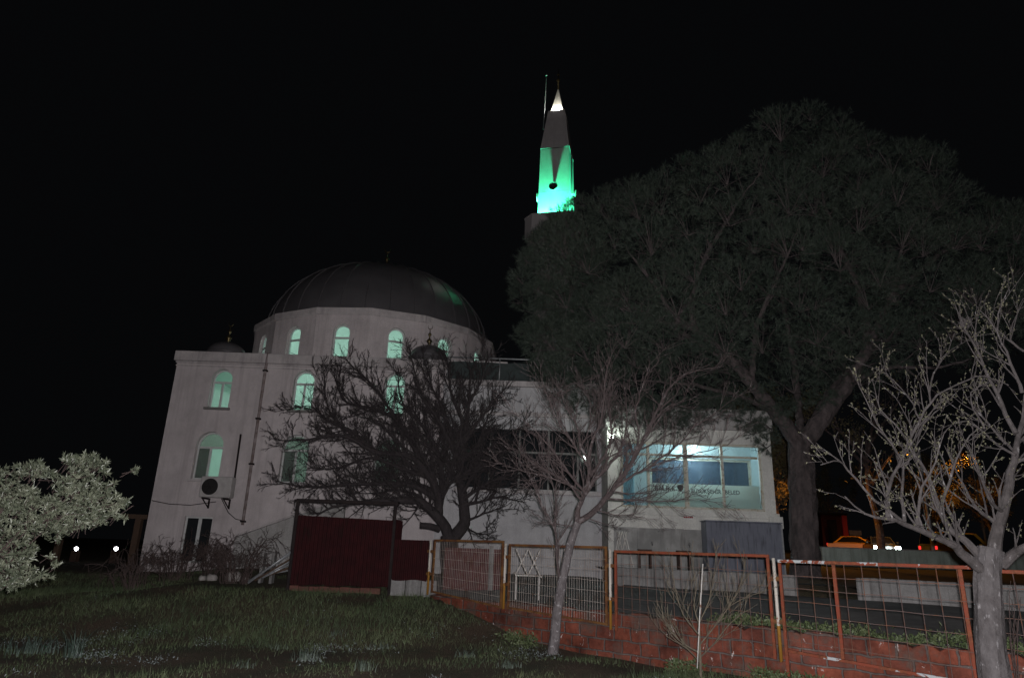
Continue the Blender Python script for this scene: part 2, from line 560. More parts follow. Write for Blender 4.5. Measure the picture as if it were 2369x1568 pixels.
xs = [-400, -150, -70, -40, -25, -18, -14] + [-12 + .25 * i for i in range(89)] + [11, 14, 20, 40, 70, 150, 400]
ys = [-20, -5, 2] + [4 + .25 * i for i in range(73)] + [24, 30, 40, 60, 100, 200, 600]
tag(grid_mesh(xs, ys, far_drop).build('ground', mat['soil'], smooth=True), kind='structure')


def z_yard(x, y):
    yf = FA + FB * x
    d = (y - yf) / 1.35
    z = .655 + .34 * sst(0, 5.5, d) - .012 * max(0, x - 2)
    return z + .012 * math.sin(2.1 * x + y) * math.sin(1.7 * y)


def yard_sheet():
    mb = MB()
    nu, nv = 60, 24
    vs = []
    for i in range(nu + 1):
        x = -2.2 + (16.0) * i / nu
        y0 = FA + FB * x + .16
        y1 = max(min(21.2, WA + WB * x + .1), y0 + .5)
        if x < 2.6: y1 = 21.2
        for j in range(nv + 1):
            y = y0 + (y1 - y0) * j / nv
            vs.append((x, y, z_yard(x, y)))
    fs = [(i * (nv + 1) + j, (i + 1) * (nv + 1) + j, (i + 1) * (nv + 1) + j + 1, i * (nv + 1) + j + 1) for i in range(nu) for j in range(nv)]
    mb.add(vs, fs)
    return mb


tag(yard_sheet().build('pavement', mat['asphalt'], smooth=True), kind='structure')


def z_terr(x, y):
    return 1.16 + .0262 * max(0, y - 16)


def terrace_sheet():
    mb = MB()
    vs = []
    nu, nv = 40, 20
    X = [2.62 + (i / nu) ** 1.8 * 200 for i in range(nu + 1)]
    for x in X:
        y0 = WA + WB * min(x, 18) + .1
        for j in range(nv + 1):
            y = y0 + (260 - y0) * (j / nv) ** 2
            vs.append((x, y, z_terr(x, min(y, 90))))
    fs = [(i * (nv + 1) + j, (i + 1) * (nv + 1) + j, (i + 1) * (nv + 1) + j + 1, i * (nv + 1) + j + 1) for i in range(nu) for j in range(nv)]
    mb.add(vs, fs)
    return mb


mat['road'] = M('dark_road_asphalt', (.045, .045, .046), (.065, .064, .064), 2, rough=.95, bmp=.4, bscale=100)
tag(terrace_sheet().build('road', mat['road'], smooth=True), kind='structure')

# ------------------------------------------------------------------ mosque
FY = 21.0
BX0, BX1 = -10.72, -.2
DCX, DCY, DR, DT = -5.31, 25.81, 4.58, -.069
mosq = thing('mosque', 'white plastered mosque with lead dome on a drum of lit arched windows', 'mosque', ((BX0 + BX1) / 2, 26, .8))

UPW = [(-9.20, 5.62, 6.88, .66), (-6.58, 5.62, 6.92, .66), (-3.68, 5.62, 6.96, .66)]
LOW = [(-9.24, 3.40, 4.86, .84), (-6.58, 3.38, 4.86, .84), (-3.72, 3.38, 4.86, .84)]
holes = [arch(*w) for w in UPW + LOW]
holes.append(rect(-9.62, .98, -8.78, 2.30))
w = MB()
holed(w, rect(BX0, .5, BX1, 7.06), holes, (0, FY, 0), (1, 0, 0), (0, -1, 0), .28)
# side and back walls
w.box(BX0, FY + .282, .5, BX0 + .28, 31.6, 7.06)
w.box(BX1 - .28, FY + .282, .5, BX1, 31.6, 7.06)
w.box(BX0 + .282, 31.3, .5, BX1 - .282, 31.58, 7.06)
w.build('wall', [mat['plaster'], mat['mint']], mosq)
# inner lining of the hall (painted), floor and gallery
w = MB()
w.box(BX0 + .285, FY + .285, .55, BX0 + .305, 31.29, 7.05)
w.box(BX1 - .305, FY + .285, .55, BX1 - .285, 31.29, 7.05)
w.box(BX0 + .31, 31.27, .55, BX1 - .31, 31.29, 7.05)
w.box(BX0 + .31, FY + .29, 2.78, BX1 - .31, 31.26, 2.9)
w.build('interior_wall', mat['mint'], mosq)
# parapet and cornice
w = MB()
e = .09
for (a0, b0, a1, b1) in ((BX0 - e, FY - e, BX1 + e, FY + .15), (BX0 - e, 31.4, BX1 + e, 31.6 + e), (BX0 - e, FY + .203, BX0 + .2, 31.397), (BX1 - .2, FY + .203, BX1 + e, 31.397)):
    w.box(a0, b0, 7.10, a1, b1, 7.42)
    w.box(a0 + .05 if a0 < BX0 else a0, b0 + .05 if b0 < FY else b0, 7.03, a1 - .05 if a1 > BX1 else a1, b1 - .05 if b1 > 31.6 else b1, 7.099)
w.build('cornice', mat['plaster_dirty'], mosq, bevel=.02)
# shallow string course below the cornice
w = MB()
w.box(BX0 - .02, FY - .025, 6.93, BX1 + .02, FY - .002, 6.97)
w.build('string_course', mat['plaster_dirty'], mosq)
# roof slab with the drum opening
w = MB()
circ = [(DCX + 4.3 * math.cos(2 * PI * i / 32), DCY + 4.3 * math.sin(2 * PI * i / 32)) for i in range(32)]
ro = [(BX0 + .2, FY + .2), (BX1 - .2, FY + .2), (BX1 - .2, 31.4), (BX0 + .2, 31.4)]
tr = tessellate_polygon([[Vector((x, y, 0)) for x, y in ro], [Vector((x, y, 0)) for x, y in circ]])
for z in (7.2, 7.07):
    w.add([(x, y, z) for x, y in ro + circ], [tuple(t) for t in tr], 0 if z > 7.1 else 1)
w.build('roof', [mat['concrete'], mat['mint']], mosq)


def arched_window(parent, cx, z0, z1, wd, org, ux, n, glass_l, glass_r, transom, mull=True, sill=True, fr=.05, arch_gl=None, rec=.15):
    """frame with panes set back in an arched opening; local plane ux/Z"""
    org, ux, n = Vector(org), Vector(ux), Vector(n)
    def W(x, z, d): return org + ux * x + Vector((0, 0, z)) - n * d
    f = MB()
    out = arch(cx, z0 + .003, z1 - .003, wd - .006)
    inn = arch(cx, z0 + fr, z1 - fr, wd - 2 * fr)
    k = len(out)
    for d0, flip in ((rec, False), (rec + .06, True)):
        vs = [W(p[0], p[1], d0) for p in out] + [W(p[0], p[1], d0) for p in inn]
        f.add(vs, [(i, (i + 1) % k, k + (i + 1) % k, k + i) for i in range(k)])
    for lp in (out, inn):
        vs = [W(p[0], p[1], rec) for p in lp] + [W(p[0], p[1], rec + .06) for p in lp]
        f.add(vs, [(i, (i + 1) % k, k + (i + 1) % k, k + i) for i in range(k)])
    def fbar(xa, za, xb, zb, d0=rec - .006, d1=rec + .05):
        vs = [W(x, z, d) for d in (d0, d1) for x, z in ((xa, za), (xb, za), (xb, zb), (xa, zb))]
        f.add(vs, [(0, 1, 2, 3), (7, 6, 5, 4), (0, 4, 5, 1), (1, 5, 6, 2), (2, 6, 7, 3), (3, 7, 4, 0)])
    fbar(cx - wd / 2 + fr * .6, transom - .03, cx + wd / 2 - fr * .6, transom + .03)
    if mull: fbar(cx - .032, z0 + fr * .6, cx + .032, transom - .031, rec - .012)
    win = f.build('window', mat['upvc'], parent)
    # panes
    def pane(pts, mt):
        g = MB()
        g.add([W(x, z, rec + .02) for x, z in pts], [tuple(range(len(pts)))])
        g.add([W(x, z, rec + .026) for x, z in pts], [tuple(reversed(range(len(pts))))])
        g.build('pane', mt, win)
    top = [p for p in inn if p[1] > transom + .03]
    r = wd / 2 - fr
    pane([(cx - r, transom + .03), (cx + r, transom + .03)] + [p for p in top], arch_gl or mat['glass'])
    if mull:
        pane(rect(cx - r, z0 + fr, cx - .032, transom - .03), glass_l)
        pane(rect(cx + .032, z0 + fr, cx + r, transom - .03), glass_r)
    else:
        pane(rect(cx - r, z0 + fr, cx + r, transom - .03), glass_l)
    if sill:
        s = MB()
        a, b, z = cx - wd / 2 - .07, cx + wd / 2 + .07, z0
        vs = [W(x, zz, d) for d in (-.09, rec - .01) for x, zz in ((a, z - .075), (b, z - .075), (b, z - .002), (a, z - .002))]
        s.add(vs, [(0, 1, 2, 3), (7, 6, 5, 4), (0, 4, 5, 1), (1, 5, 6, 2), (2, 6, 7, 3), (3, 7, 4, 0)])
        s.build('sill', mat['plaster_dirty'] if wd > .7 else mat['sill_dark'], win)
    return win


for (cx, z0, z1, wd) in UPW:
    arched_window(mosq, cx, z0, z1, wd, (0, FY, 0), (1, 0, 0), (0, -1, 0), mat['glass'], mat['glass'], z1 - wd / 2 - .09)
for i, (cx, z0, z1, wd) in enumerate(LOW):
    if i == 2:
        a = b = c = mat['screen']
    else:
        a, b, c = mat['screen'], (mat['glass'] if i == 0 else mat['curtain']), (mat['curtain'])
    arched_window(mosq, cx, z0, z1, wd, (0, FY, 0), (1, 0, 0), (0, -1, 0), a, b, z1 - wd / 2 - .06, arch_gl=c)
# tall basement casement
f = MB()
x0, x1, z0, z1 = -9.62, -8.78, .98, 2.30
for (a, b, c, d) in ((x0, z0, x0 + .05, z1), (x1 - .05, z0, x1, z1), (x0 + .05, z1 - .05, x1 - .05, z1), (x0 + .05, z0, x1 - .05, z0 + .05), (-9.24, z0 + .05, -9.14, z1 - .05)):
    f.box(a + .001, FY + .1, b + .001, c - .001, FY + .17, d - .001)
win = f.build('window', mat['upvc'], mosq)
for a, b in ((x0 + .05, -9.24), (-9.14, x1 - .05)):
    g = MB(); g.box(a, FY + .12, z0 + .05, b, FY + .135, z1 - .05)
    g.build('pane', mat['dark_glass'], win)
# drum of sixteen faces with arched windows
ZD0, ZD1 = 7.2, 9.13
drum = MB()
n16 = 16
drum_faces = []
Rv = DR / math.cos(PI / n16)
for i in range(n16):
    ac = -PI / 2 + DT + 2 * PI * i / n16
    nn = Vector((math.cos(ac), math.sin(ac), 0)); ux = Vector((-math.sin(ac), math.cos(ac), 0))
    hw = DR * math.tan(PI / n16)
    org = Vector((DCX, DCY, 0)) + nn * DR
    hole = arch(0, 7.40, 8.62, .58)
    holed(drum, rect(-hw, ZD0, hw, ZD1), [hole] if (i < 5 or i > 12) else [], org, ux, nn, .22, edge=False)
    drum_faces.append((org, ux, nn))
dr = drum.build('drum', [mat['plaster'], mat['mint']], mosq)
trim = MB()
def ring16(r, z): return [(DCX + r * math.cos(-PI / 2 + DT + PI / 16 + 2 * PI * i / 16), DCY + r * math.sin(-PI / 2 + DT + PI / 16 + 2 * PI * i / 16), z) for i in range(16)]
trim.loft([ring16(Rv - .3, ZD1 - .2), ring16(Rv + .02, ZD1 - .2), ring16(Rv + .07, ZD1 - .15), ring16(Rv + .07, ZD1 + .04), ring16(Rv - .1, ZD1 + .10), ring16(Rv - .5, ZD1 + .10)], cap0=False, cap1=False)
trim.build('drum_cornice', mat['plaster_dirty'], mosq)
for i in (13, 14, 15, 0, 1, 2, 3, 4):
    o, ux, nn = drum_faces[i]
    arched_window(mosq, 0, 7.40, 8.62, .58, o, ux, nn, mat['glass'], mat['glass'], 8.16, mull=False, sill=False, fr=.055, rec=.1)
# dome shell with standing seams
DH = 3.15
RD = 4.30
prof = [(RD * math.cos(a), ZD1 + .06 + DH * math.sin(a)) for a in [PI / 2 * k / 26 for k in range(27)]]
prof[-1] = (.02, prof[-1][1])
dome = MB(); dome.lathe(DCX, DCY, prof, 96)
dm = dome.build('dome', mat['lead'], mosq, smooth=True)
seam = MB()
for i in range(32):
    a = 2 * PI * (i + .35) / 32
    pts = [(DCX + (r + .012) * math.cos(a), DCY + (r + .012) * math.sin(a), z + .012) for r, z in prof[:-1]]
    seam.tube(pts, .026, 5)
seam.build('seam', mat['lead'], dm)
inn = MB(); inn.lathe(DCX, DCY, [(max(.02, r - .12), z - .1) for r, z in prof], 48)
inn.build('dome_lining', mat['mint'], mosq, smooth=True)


def finial(parent, x, y, z, h, name='finial', crescent=True):
    f = MB()
    k = h
    f.lathe(x, y, [(.05 * k, z), (.04 * k, z + .10 * k), (.12 * k, z + .22 * k), (.125 * k, z + .28 * k), (.035 * k, z + .38 * k), (.03 * k, z + .46 * k), (.075 * k, z + .53 * k), (.075 * k, z + .57 * k), (.022 * k, z + .64 * k), (.018 * k, z + .78 * k), (.0, z + .80 * k)], 14)
    if crescent:
        pts, rad = [], []
        for i in range(13):
            a = -PI / 2 + (i - 6) / 6 * 2.3
            pts.append((x + .1 * k * math.cos(a), y, z + .90 * k + .1 * k * math.sin(a)))
            rad.append(.018 * k * (1 - abs(i - 6) / 6.5) + .003)
        f.tube(pts, rad, 6)
    return f.build(name, mat['brass'], parent, smooth=True)


finial(mosq, DCX, DCY, ZD1 + DH + .04, 1.25)


def turret(x, y):
    t = MB()
    t.lathe(x, y, [(.62 * math.cos(a), 7.62 + .42 * math.sin(a)) for a in [PI / 2 * k / 10 for k in range(10)]] + [(.01, 8.04)], 24)
    t.lathe(x, y, [(.6, 7.2), (.6, 7.56), (.66, 7.58), (.66, 7.62), (.6, 7.62)], 24)
    o = t.build('corner_dome', mat['lead'], mosq, smooth=True)
    finial(o, x, y, 8.0, .78)


turret(-9.62, 21.95)
turret(-2.75, 21.5)
turret(-9.62, 30.7)
turret(-1.5, 30.7)
# drain pipe with clips
p = MB()
p.tube([(-7.84, FY - .05, 7.45), (-7.84, FY - .07, 7.0), (-7.84, FY - .07, 2.1)], .045, 10)
pp = p.build('drain_pipe', mat['pipe'], mosq, smooth=True)
for z in (6.85, 5.3, 3.9, 2.2):
    c = MB(); c.box(-7.91, FY - .13, z - .025, -7.77, FY - .003, z + .025)
    c.build('clip', mat['dark_metal'], pp)
# hall lamps
def lamp(name, kind, loc, energy, color, radius=.1, parent=None, **kw):
    l = bpy.data.lights.new(name, kind)
    l.energy = energy; l.color = color
    if kind in ('POINT', 'SPOT'): l.shadow_soft_size = radius
    for k, v in kw.items(): setattr(l, k, v)
    o = bpy.data.objects.new(name, l)
    o.location = loc
    COL.objects.link(o)
    return o


HALL = (.86, 1.0, .94)
lamp('hall_light', 'POINT', (DCX, DCY, 8.2), 205, HALL, .4)
lamp('hall_light', 'POINT', (-5.75, 24.2, 4.6), 42, HALL, .4)

# ------------------------------------------------------------------ middle wing (veranda) with roof terrace
wing = thing('veranda_wing', 'low grey rendered wing with dark glazed veranda behind the bare trees', 'building', (1, 21.5, .9))
WX0, WX1, WY = -2.1, 2.98, 20.75
w = MB()
holed(w, rect(WX0, .6, WX1, 6.62), [rect(-1.45, 3.42, 2.72, 5.22)], (0, WY, 0), (1, 0, 0), (0, -1, 0), .25, 0, 0)
w.box(BX1 + .1, WY + .252, .6, WX1, 27, 3.2); w.box(WX0 + .0, WY + .252, 6.4, WX1, 27, 6.6)
w.box(BX1 + .1, 26.8, 3.202, WX1, 27, 6.398)
w.build('wall', mat['lowwall'], wing)
w = MB()
w.box(WX0 - .05, WY - .16, 6.55, WX1 + .05, WY - .002, 6.72)
w.box(WX0 - .02, WY - .10, 5.62, WX1 + .02, WY - .002, 5.74)
w.box(-1.6, WY - .09, 3.28, 2.85, WY - .002, 3.40)
w.build('ledge', mat['plaster_dirty'], wing, bevel=.01)
w = MB()
xs_ = [-1.45, -.55, .35, 1.25, 2.15, 2.72]
for x in xs_: w.box(max(-1.449, x - .03), WY + .08, 3.421, min(2.719, x + .03), WY + .15, 5.219)
w.box(-1.42, WY + .083, 4.5, 2.69, WY + .147, 4.56)
wf = w.build('window', M('dull_frame', (.24, .24, .23), (.15, .15, .145), 6), wing)
for a, b in zip(xs_[:-1], xs_[1:]):
    g = MB(); g.box(a + .03, WY + .105, 3.43, b - .03, WY + .12, 5.21)
    g.build('pane', mat['dark_glass'], wf)
rail = thing('terrace_railing', 'tube railing with dark green shade cloth on the roof terrace', 'railing', (0, 20.8, 6.72))
w = MB()
w.tube([(-2.05, 20.72, 7.46), (2.9, 20.72, 7.46)], .025, 8)
w.build('top_rail', mat['galv'], rail, smooth=True)
for x in (-2.02, -.36, .72, 1.8, 2.85):
    w = MB(); w.tube([(x, 20.74, 6.72), (x, 20.72, 7.45)], .02, 8); w.build('post', mat['galv'], rail, smooth=True)
w = MB()
nx = 60
vs = []
for i in range(nx + 1):
    x = -2.0 + 4.85 * i / nx
    for k in range(5):
        z = 6.73 + .61 * k / 4
        vs.append((x, 20.80 + .015 * math.sin(x * 5 + k) , z + (.012 * math.sin(x * 7) if k == 4 else 0)))
w.add(vs, [(i * 5 + k, (i + 1) * 5 + k, (i + 1) * 5 + k + 1, i * 5 + k + 1) for i in range(nx) for k in range(4)])
w.build('shade_cloth', mat['screen_green'], rail)

# ------------------------------------------------------------------ lit annex
AX0, AX1, AY, AYB = 2.72, 7.22, 18.5, 19.7
ann = thing('annex', 'flat roofed annex with a wide lit office window and marble ablution wall', 'annex', (5, 20, 1.2))
FWN = (3.08, 2.85, 6.93, 4.62)
BWN = (P(1504, 1100, 19.55).x, P(1650, 1127, 19.55).z, 6.99, P(1650, 1062, 19.55).z)
w = MB()
holed(w, rect(AX0, 1.0, AX1, 5.0), [rect(*FWN)], (0, AY, 0), (1, 0, 0), (0, -1, 0), .2, 0, 1)
holed(w, rect(AX0, 1.0, AX1, 5.0), [rect(*BWN)], (0, AYB, 0), (1, 0, 0), (0, 1, 0), .2, 0, 1)
w.box(AX0, AY + .202, 1.0, AX0 + .2, AYB - .202, 5.0)
w.box(AX1 - .2, AY + .202, 1.0, AX1, AYB - .202, 5.0)
w.build('wall', [mat['annex'], mat['cyan']], ann)
w = MB()
w.box(AX0 + .205, AY + .205, 2.6, AX0 + .225, AYB - .205, 4.99)
w.box(AX1 - .225, AY + .205, 2.6, AX1 - .205, AYB - .205, 4.99)
w.box(AX0 + .23, AY + .21, 2.55, AX1 - .23, AYB - .21, 2.65)
w.box(AX0 + .23, AY + .21, 4.9, AX1 - .23, AYB - .21, 4.98)
w.build('interior_wall', mat['cyan'], ann)
w = MB()
w.box(AX0 - .06, AY - .08, 5.0, AX1 + .06, AYB + .08, 5.58)
w.build('roof', mat['concrete'], ann, bevel=.015)
w = MB()
w.box(AX0 - .02, AY - .07, 2.66, AX1 + .06, AY - .003, 2.80)
w.box(6.98, AY - .12, 2.42, AX1 + .12, AY - .072, 2.72)
w.build('ledge', mat['annex'], ann, bevel=.008)
w = MB()
x0, z0, x1, z1 = FWN
yf0, yf1 = AY + .03, AY + .10
zt = 4.27
for (a, b, c, d) in ((x0, z0, x0 + .06, z1), (x1 - .06, z0, x1, z1), (x0 + .06, z1 - .06, x1 - .06, z1), (x0 + .06, z0, x1 - .06, z0 + .06)):
    w.box(a + .001, yf0, b + .001, c - .001, yf1, d - .001)
mull = [P(1501, 1100, AY).x, P(1588, 1100, AY).x, P(1673, 1100, AY).x]
for i, x in enumerate(mull):
    ww = .055 if i == 1 else .035
    w.box(x - ww, yf0 - .01, z0 + .061, x + ww, yf1 + .01, z1 - .061)
ed = [x0 + .06] + mull + [x1 - .06]
for a, b in zip(ed[:-1], ed[1:]):
    w.box(a + .04, yf0 + .005, zt - .03, b - .04, yf1 - .005, zt + .03)
fwin = w.build('window', mat['alu'], ann)
zf = P(1550, 1117, AY).z
for i, (a, b) in enumerate(zip(ed[:-1], ed[1:])):
    g = MB()
    g.box(a + .03, AY + .06, z0 + .06, b - .03, AY + .066, zt - .03)
    g.box(a + .03, AY + .06, zt + .03, b - .03, AY + .066, z1 - .06)
    g.build('pane', mat['glass'], fwin)
    if i > 0:
        g = MB(); g.box(a + .036, AY + .068, z0 + .065, b - .036, AY + .071, zf)
        g.build('frosted_film', mat['film'], fwin)
w = MB()
x0, z0, x1, z1 = BWN
for (a, b, c, d) in ((x0, z0, x0 + .06, z1), (x1 - .06, z0, x1, z1), (x0 + .06, z1 - .06, x1 - .06, z1), (x0 + .06, z0, x1 - .06, z0 + .06), ):
    w.box(a + .001, AYB - .12, b + .001, c - .001, AYB - .06, d - .001)
bwin = w.build('window', mat['alu'], ann)
g = MB(); g.box(x0 + .05, AYB - .09, z0 + .05, x1 - .05, AYB - .085, z1 - .05)
g.build('pane', glass('hazed_back_glass', (.55, .65, .75), .10, .12, (.20, .25, .33), .32), bwin)  # pale haze on the panes put into the glass as diffuse colour
# lettering on the film
def lettering(txt, px0, px1, py, parent, hgt):
    vs, fs = text_mesh(txt, 1.0)
    xs_ = [v[0] for v in vs]; zs_ = [v[1] for v in vs]
    a, b = P(px0, py, AY), P(px1, py, AY)
    sx = (b.x - a.x) / (max(xs_) - min(xs_)); base = min(0, 0)
    cap = .70
    t = MB()
    t.add([(a.x + (v[0] - min(xs_)) * sx, AY + .050 - v[2] * .5, a.z + v[1] * hgt / cap) for v in vs], fs)
    return t.build('lettering', mat['letters'], parent)


lettering('BALIKE', 1516, 1562, 1133, fwin, .125)
lettering('BÜYÜKŞEHİR', 1601, 1670, 1139, fwin, .105)
lettering('BELED', 1679, 1713, 1142, fwin, .105)
w = MB()
c = P(1575, 1127, AY)
vs = []
for k in range(20):
    a = 2 * PI * k / 20
    r = .085 * (1 + .12 * math.sin(3 * a))
    vs.append((c.x + r * math.cos(a), AY + .05, c.z + r * math.sin(a)))
vs2 = [(x, AY + .055, z) for x, y, z in vs]
w.add(vs + vs2, [tuple(range(20)), tuple(range(39, 19, -1))] + [(i, (i + 1) % 20, 20 + (i + 1) % 20, 20 + i) for i in range(20)])
w.build('emblem', mat['letters'], fwin)
# office things seen through the glass
bq_ = P(1606, 1038, 19.05)
print('bulb', bq_)
lampo = thing('ceiling_lamp', 'lit bluish white bulb hanging under the annex ceiling', 'lamp', tuple(bq_))
w = MB(); w.tube([(bq_.x, 19.05, 4.898), (bq_.x, 19.05, bq_.z + .07)], .012, 6); w.tube([(bq_.x, 19.05, bq_.z + .11), (bq_.x, 19.05, bq_.z + .055)], .03, 10); w.build('cord', mat['sign_white'], lampo)
w = MB(); w.lathe(bq_.x, 19.05, [(0, bq_.z - .07), (.035, bq_.z - .05), (.045, bq_.z - .01), (.03, bq_.z + .054)], 14); w.build('bulb', mat['tubelamp'], lampo, smooth=True)
lamp('office_light', 'POINT', (bq_.x, 19.05, bq_.z - .14), 50, (.74, .95, 1.0), .06)
pr = thing('printer', 'white office printer on the window ledge behind the lettering', 'printer', (6.7, 18.9, 3.3))
a, b = P(1717, 1144, 18.75), P(1748, 1129, 18.75)
w = MB(); w.box(a.x, 18.65, a.z - .02, b.x, 18.95, b.z, bev=.02); w.build('body', mat['ac'], pr)
w = MB(); w.box(a.x + .1, 18.63, a.z - .0, a.x + .22, 18.645, a.z + .03); w.build('slot', mat['black'], pr)
st = thing('window_shelf', 'pale shelf inside the annex window carrying the printer', 'shelf', (5, 18.9, 3.2))
w = MB(); w.box(mull[0] + .05, 18.62, a.z - .06, 6.85, 19.0, a.z - .022); w.build('shelf_board', mat['sign_white'], st)
cu = thing('curtain', 'light blue curtain at the left end of the annex window', 'curtain', (3.2, 18.8, 2.9))
w = MB()
nxx = 30
vs = []
for i in range(nxx + 1):
    x = 3.15 + .34 * i / nxx
    for z in (2.9, 4.55): vs.append((x, 18.82 + .025 * math.sin(i * 1.4), z))
w.add(vs, [(2 * i, 2 * i + 2, 2 * i + 3, 2 * i + 1) for i in range(nxx)])
w.build('cloth', film('blue_curtain', (.45, .62, .70)), cu, smooth=True)
# marble ablution wall
w = MB()
zt_ = 2.33
x = 2.86
k = 0
while x < 5.3:
    x2 = min(x + .62, 5.3)
    w.box(x + .002, AY - .032, 1.0, x2 - .002, AY - .003, zt_ - .01 * (k % 2))
    x = x2; k += 1
mw = w.build('marble_cladding', mat['marble'], ann)
for px, py in ((1506, 1256), (1592, 1260), (1680, 1262)):
    c = P(px, py, AY)
    t = MB()
    t.tube([(c.x, AY - .03, c.z), (c.x, AY - .12, c.z + .01), (c.x, AY - .15, c.z - .03), (c.x, AY - .15, c.z - .06)], .014, 8)
    t.tube([(c.x - .03, AY - .08, c.z + .035), (c.x + .03, AY - .08, c.z + .035)], .008, 6)
    t.tube([(c.x, AY - .08, c.z), (c.x, AY - .08, c.z + .035)], .008, 6)
    t.build('tap', mat['chrome'], ann, smooth=True)
for px, py in ((1490, 1270), (1580, 1273)):
    c = P(px, py, AY - .3)
    s = thing('stool', 'brown wooden ablution stool under the %s tap' % ('left' if px < 1500 else 'right'), 'stool', (c.x, AY - .35, 1.2), 0, 'ablution stools')
    t = MB(); t.box(c.x - .17, AY - .48, c.z - .04, c.x + .17, AY - .22, c.z, bev=.008); t.build('seat', mat['wood_dark'], s)
    for sx in (-.14, .14):
        t = MB(); t.box(c.x + sx - .02, AY - .46, 1.16, c.x + sx + .02, AY - .24, c.z - .041); t.build('leg', mat['wood_dark'], s)
# notice
c = P(1592, 1191, AY - .01)
nt_ = thing('notice', 'small white notice with red print below the annex window', 'sign', (c.x, AY, c.z))
t = MB(); t.box(c.x - .135, AY - .018, c.z - .1, c.x + .135, AY - .004, c.z + .1); t.build('board', mat['sign_white'], nt_)
t = MB()
xx = c.x - .075
for i in range(3):
    t.box(xx, AY - .022, c.z + .025, xx + .045, AY - .019, c.z + .075); xx += .055
t.build('print', mat['sign_red'], nt_)
t = MB()
xx = c.x - .125
for wd_ in (.04, .05, .03, .045, .035):
    t.box(xx, AY - .022, c.z - .075, xx + wd_, AY - .019, c.z - .035); xx += wd_ + .011
t.build('print', mat['sign_red'], nt_)
# wall lamp at the annex corner
c = P(1415, 1009, AY - .25)
wl = thing('wall_floodlight', 'glaring white floodlight on the corner of the annex', 'lamp', tuple(c))
t = MB(); t.box(c.x - .02, c.y + .05, c.z - .02, c.x + .02, AY - .003, c.z + .02); t.box(c.x - .08, c.y - .0, c.z - .06, c.x + .08, c.y + .05, c.z + .07); t.build('housing', mat['dark_metal'], wl)
t = MB(); t.box(c.x - .06, c.y - .012, c.z - .045, c.x + .06, c.y - .002, c.z + .05); t.build('lens', mat['lampwhite'], wl)
lamp('corner_light', 'POINT', (c.x - .12, c.y - .12, c.z + .12), 27, (.85, 1, .9), .05)

# ------------------------------------------------------------------ grey metal cabinet
a, b = P(1633, 1205, 17.9), P(1808, 1213, 17.9)
cab = thing('metal_cabinet', 'large plain blue grey metal cabinet in front of the annex', 'cabinet', ((a.x + b.x) / 2, 18.1, 1.2))
t = MB(); t.box(a.x, 17.9, 1.21, b.x, 18.38, a.z, bev=.015); t.build('body', mat['bluegrey'], cab)
t = MB(); t.box(a.x - .02, 17.875, a.z + .001, b.x + .02, 18.40, a.z + .03); t.build('lid', mat['bluegrey'], cab)
t = MB(); t.box(b.x - .03, 17.88, 1.25, b.x + .012, 17.897, a.z - .02); t.build('edge_strip', mat['galv'], cab)
t = MB()
t.tube([(a.x + .9, 17.82, 1.62), (a.x + 1.02, 17.82, 1.64)], .012, 6); t.box(a.x + .89, 17.82, 1.6, a.x + .91, 17.899, 1.64); t.box(a.x + 1.01, 17.82, 1.62, a.x + 1.03, 17.899, 1.66)
t.build('handle', mat['dark_metal'], cab)

# ------------------------------------------------------------------ minaret
MX, MY = 1.98, 30.0
ROT = math.radians(-14)
mina = thing('minaret', 'slender grey minaret glowing green above its balcony', 'minaret', (MX, MY, 1.0), ROT)


def sq(hw, z, ch=0.0):
    if ch <= 0:
        return [(-hw, -hw, z), (hw, -hw, z), (hw, hw, z), (-hw, hw, z)]
    return [(-hw + ch, -hw, z), (hw - ch, -hw, z), (hw, -hw + ch, z), (hw, hw - ch, z), (hw - ch, hw, z), (-hw + ch, hw, z), (-hw, hw - ch, z), (-hw, -hw + ch, z)]


HB = .80
t = MB(True)
t.loft([sq(1.5, 0), sq(1.5, 4.5)]); t.loft([sq(1.3, 4.501), sq(.85, 5.4), sq(.80, 15.0)])
t.build('shaft', mat['minaret'], mina)
# balcony
t = MB(True)
t.loft([sq(.82, 13.88, .25), sq(1.0, 14.28, .3), sq(1.12, 14.58, .34), sq(1.30, 14.86, .4)])
t.build('corbel', mat['minaret'], mina)
t = MB(True)
o_, i_ = sq(1.36, 14.87, .42), sq(1.24, 14.87, .38)
def zz(r, z): return [(x, y, z) for x, y, _ in r]
t.loft([zz(i_, 15.03), zz(o_, 14.87), zz(o_, 15.94), zz(i_, 15.94), zz(i_, 15.03)], cap0=True, cap1=False)
t.loft([zz(sq(1.40, 0, .44), 15.941), zz(sq(1.40, 0, .44), 16.0), zz(sq(1.2, 0, .38), 16.0), zz(sq(1.2, 0, .38), 15.941), zz(sq(1.40, 0, .44), 15.941)], cap0=False, cap1=False)
t.build('balcony', mat['minaret'], mina)
# upper shaft
zA, zK = 15.04, 19.90
up = MB(True)
hw0, hw1 = .80, .72
up.loft([sq(hw0, zA), sq(hw1, zK)])
us = up.build('upper_shaft', mat['minaret'], mina)
for zj in (17.45,):
    t = MB(True); hh = hw0 + (hw1 - hw0) * (zj - zA) / (zK - zA) + .003
    t.loft([sq(hh, zj), sq(hh, zj + .025)]); t.build('joint', mat['concrete'], mina)
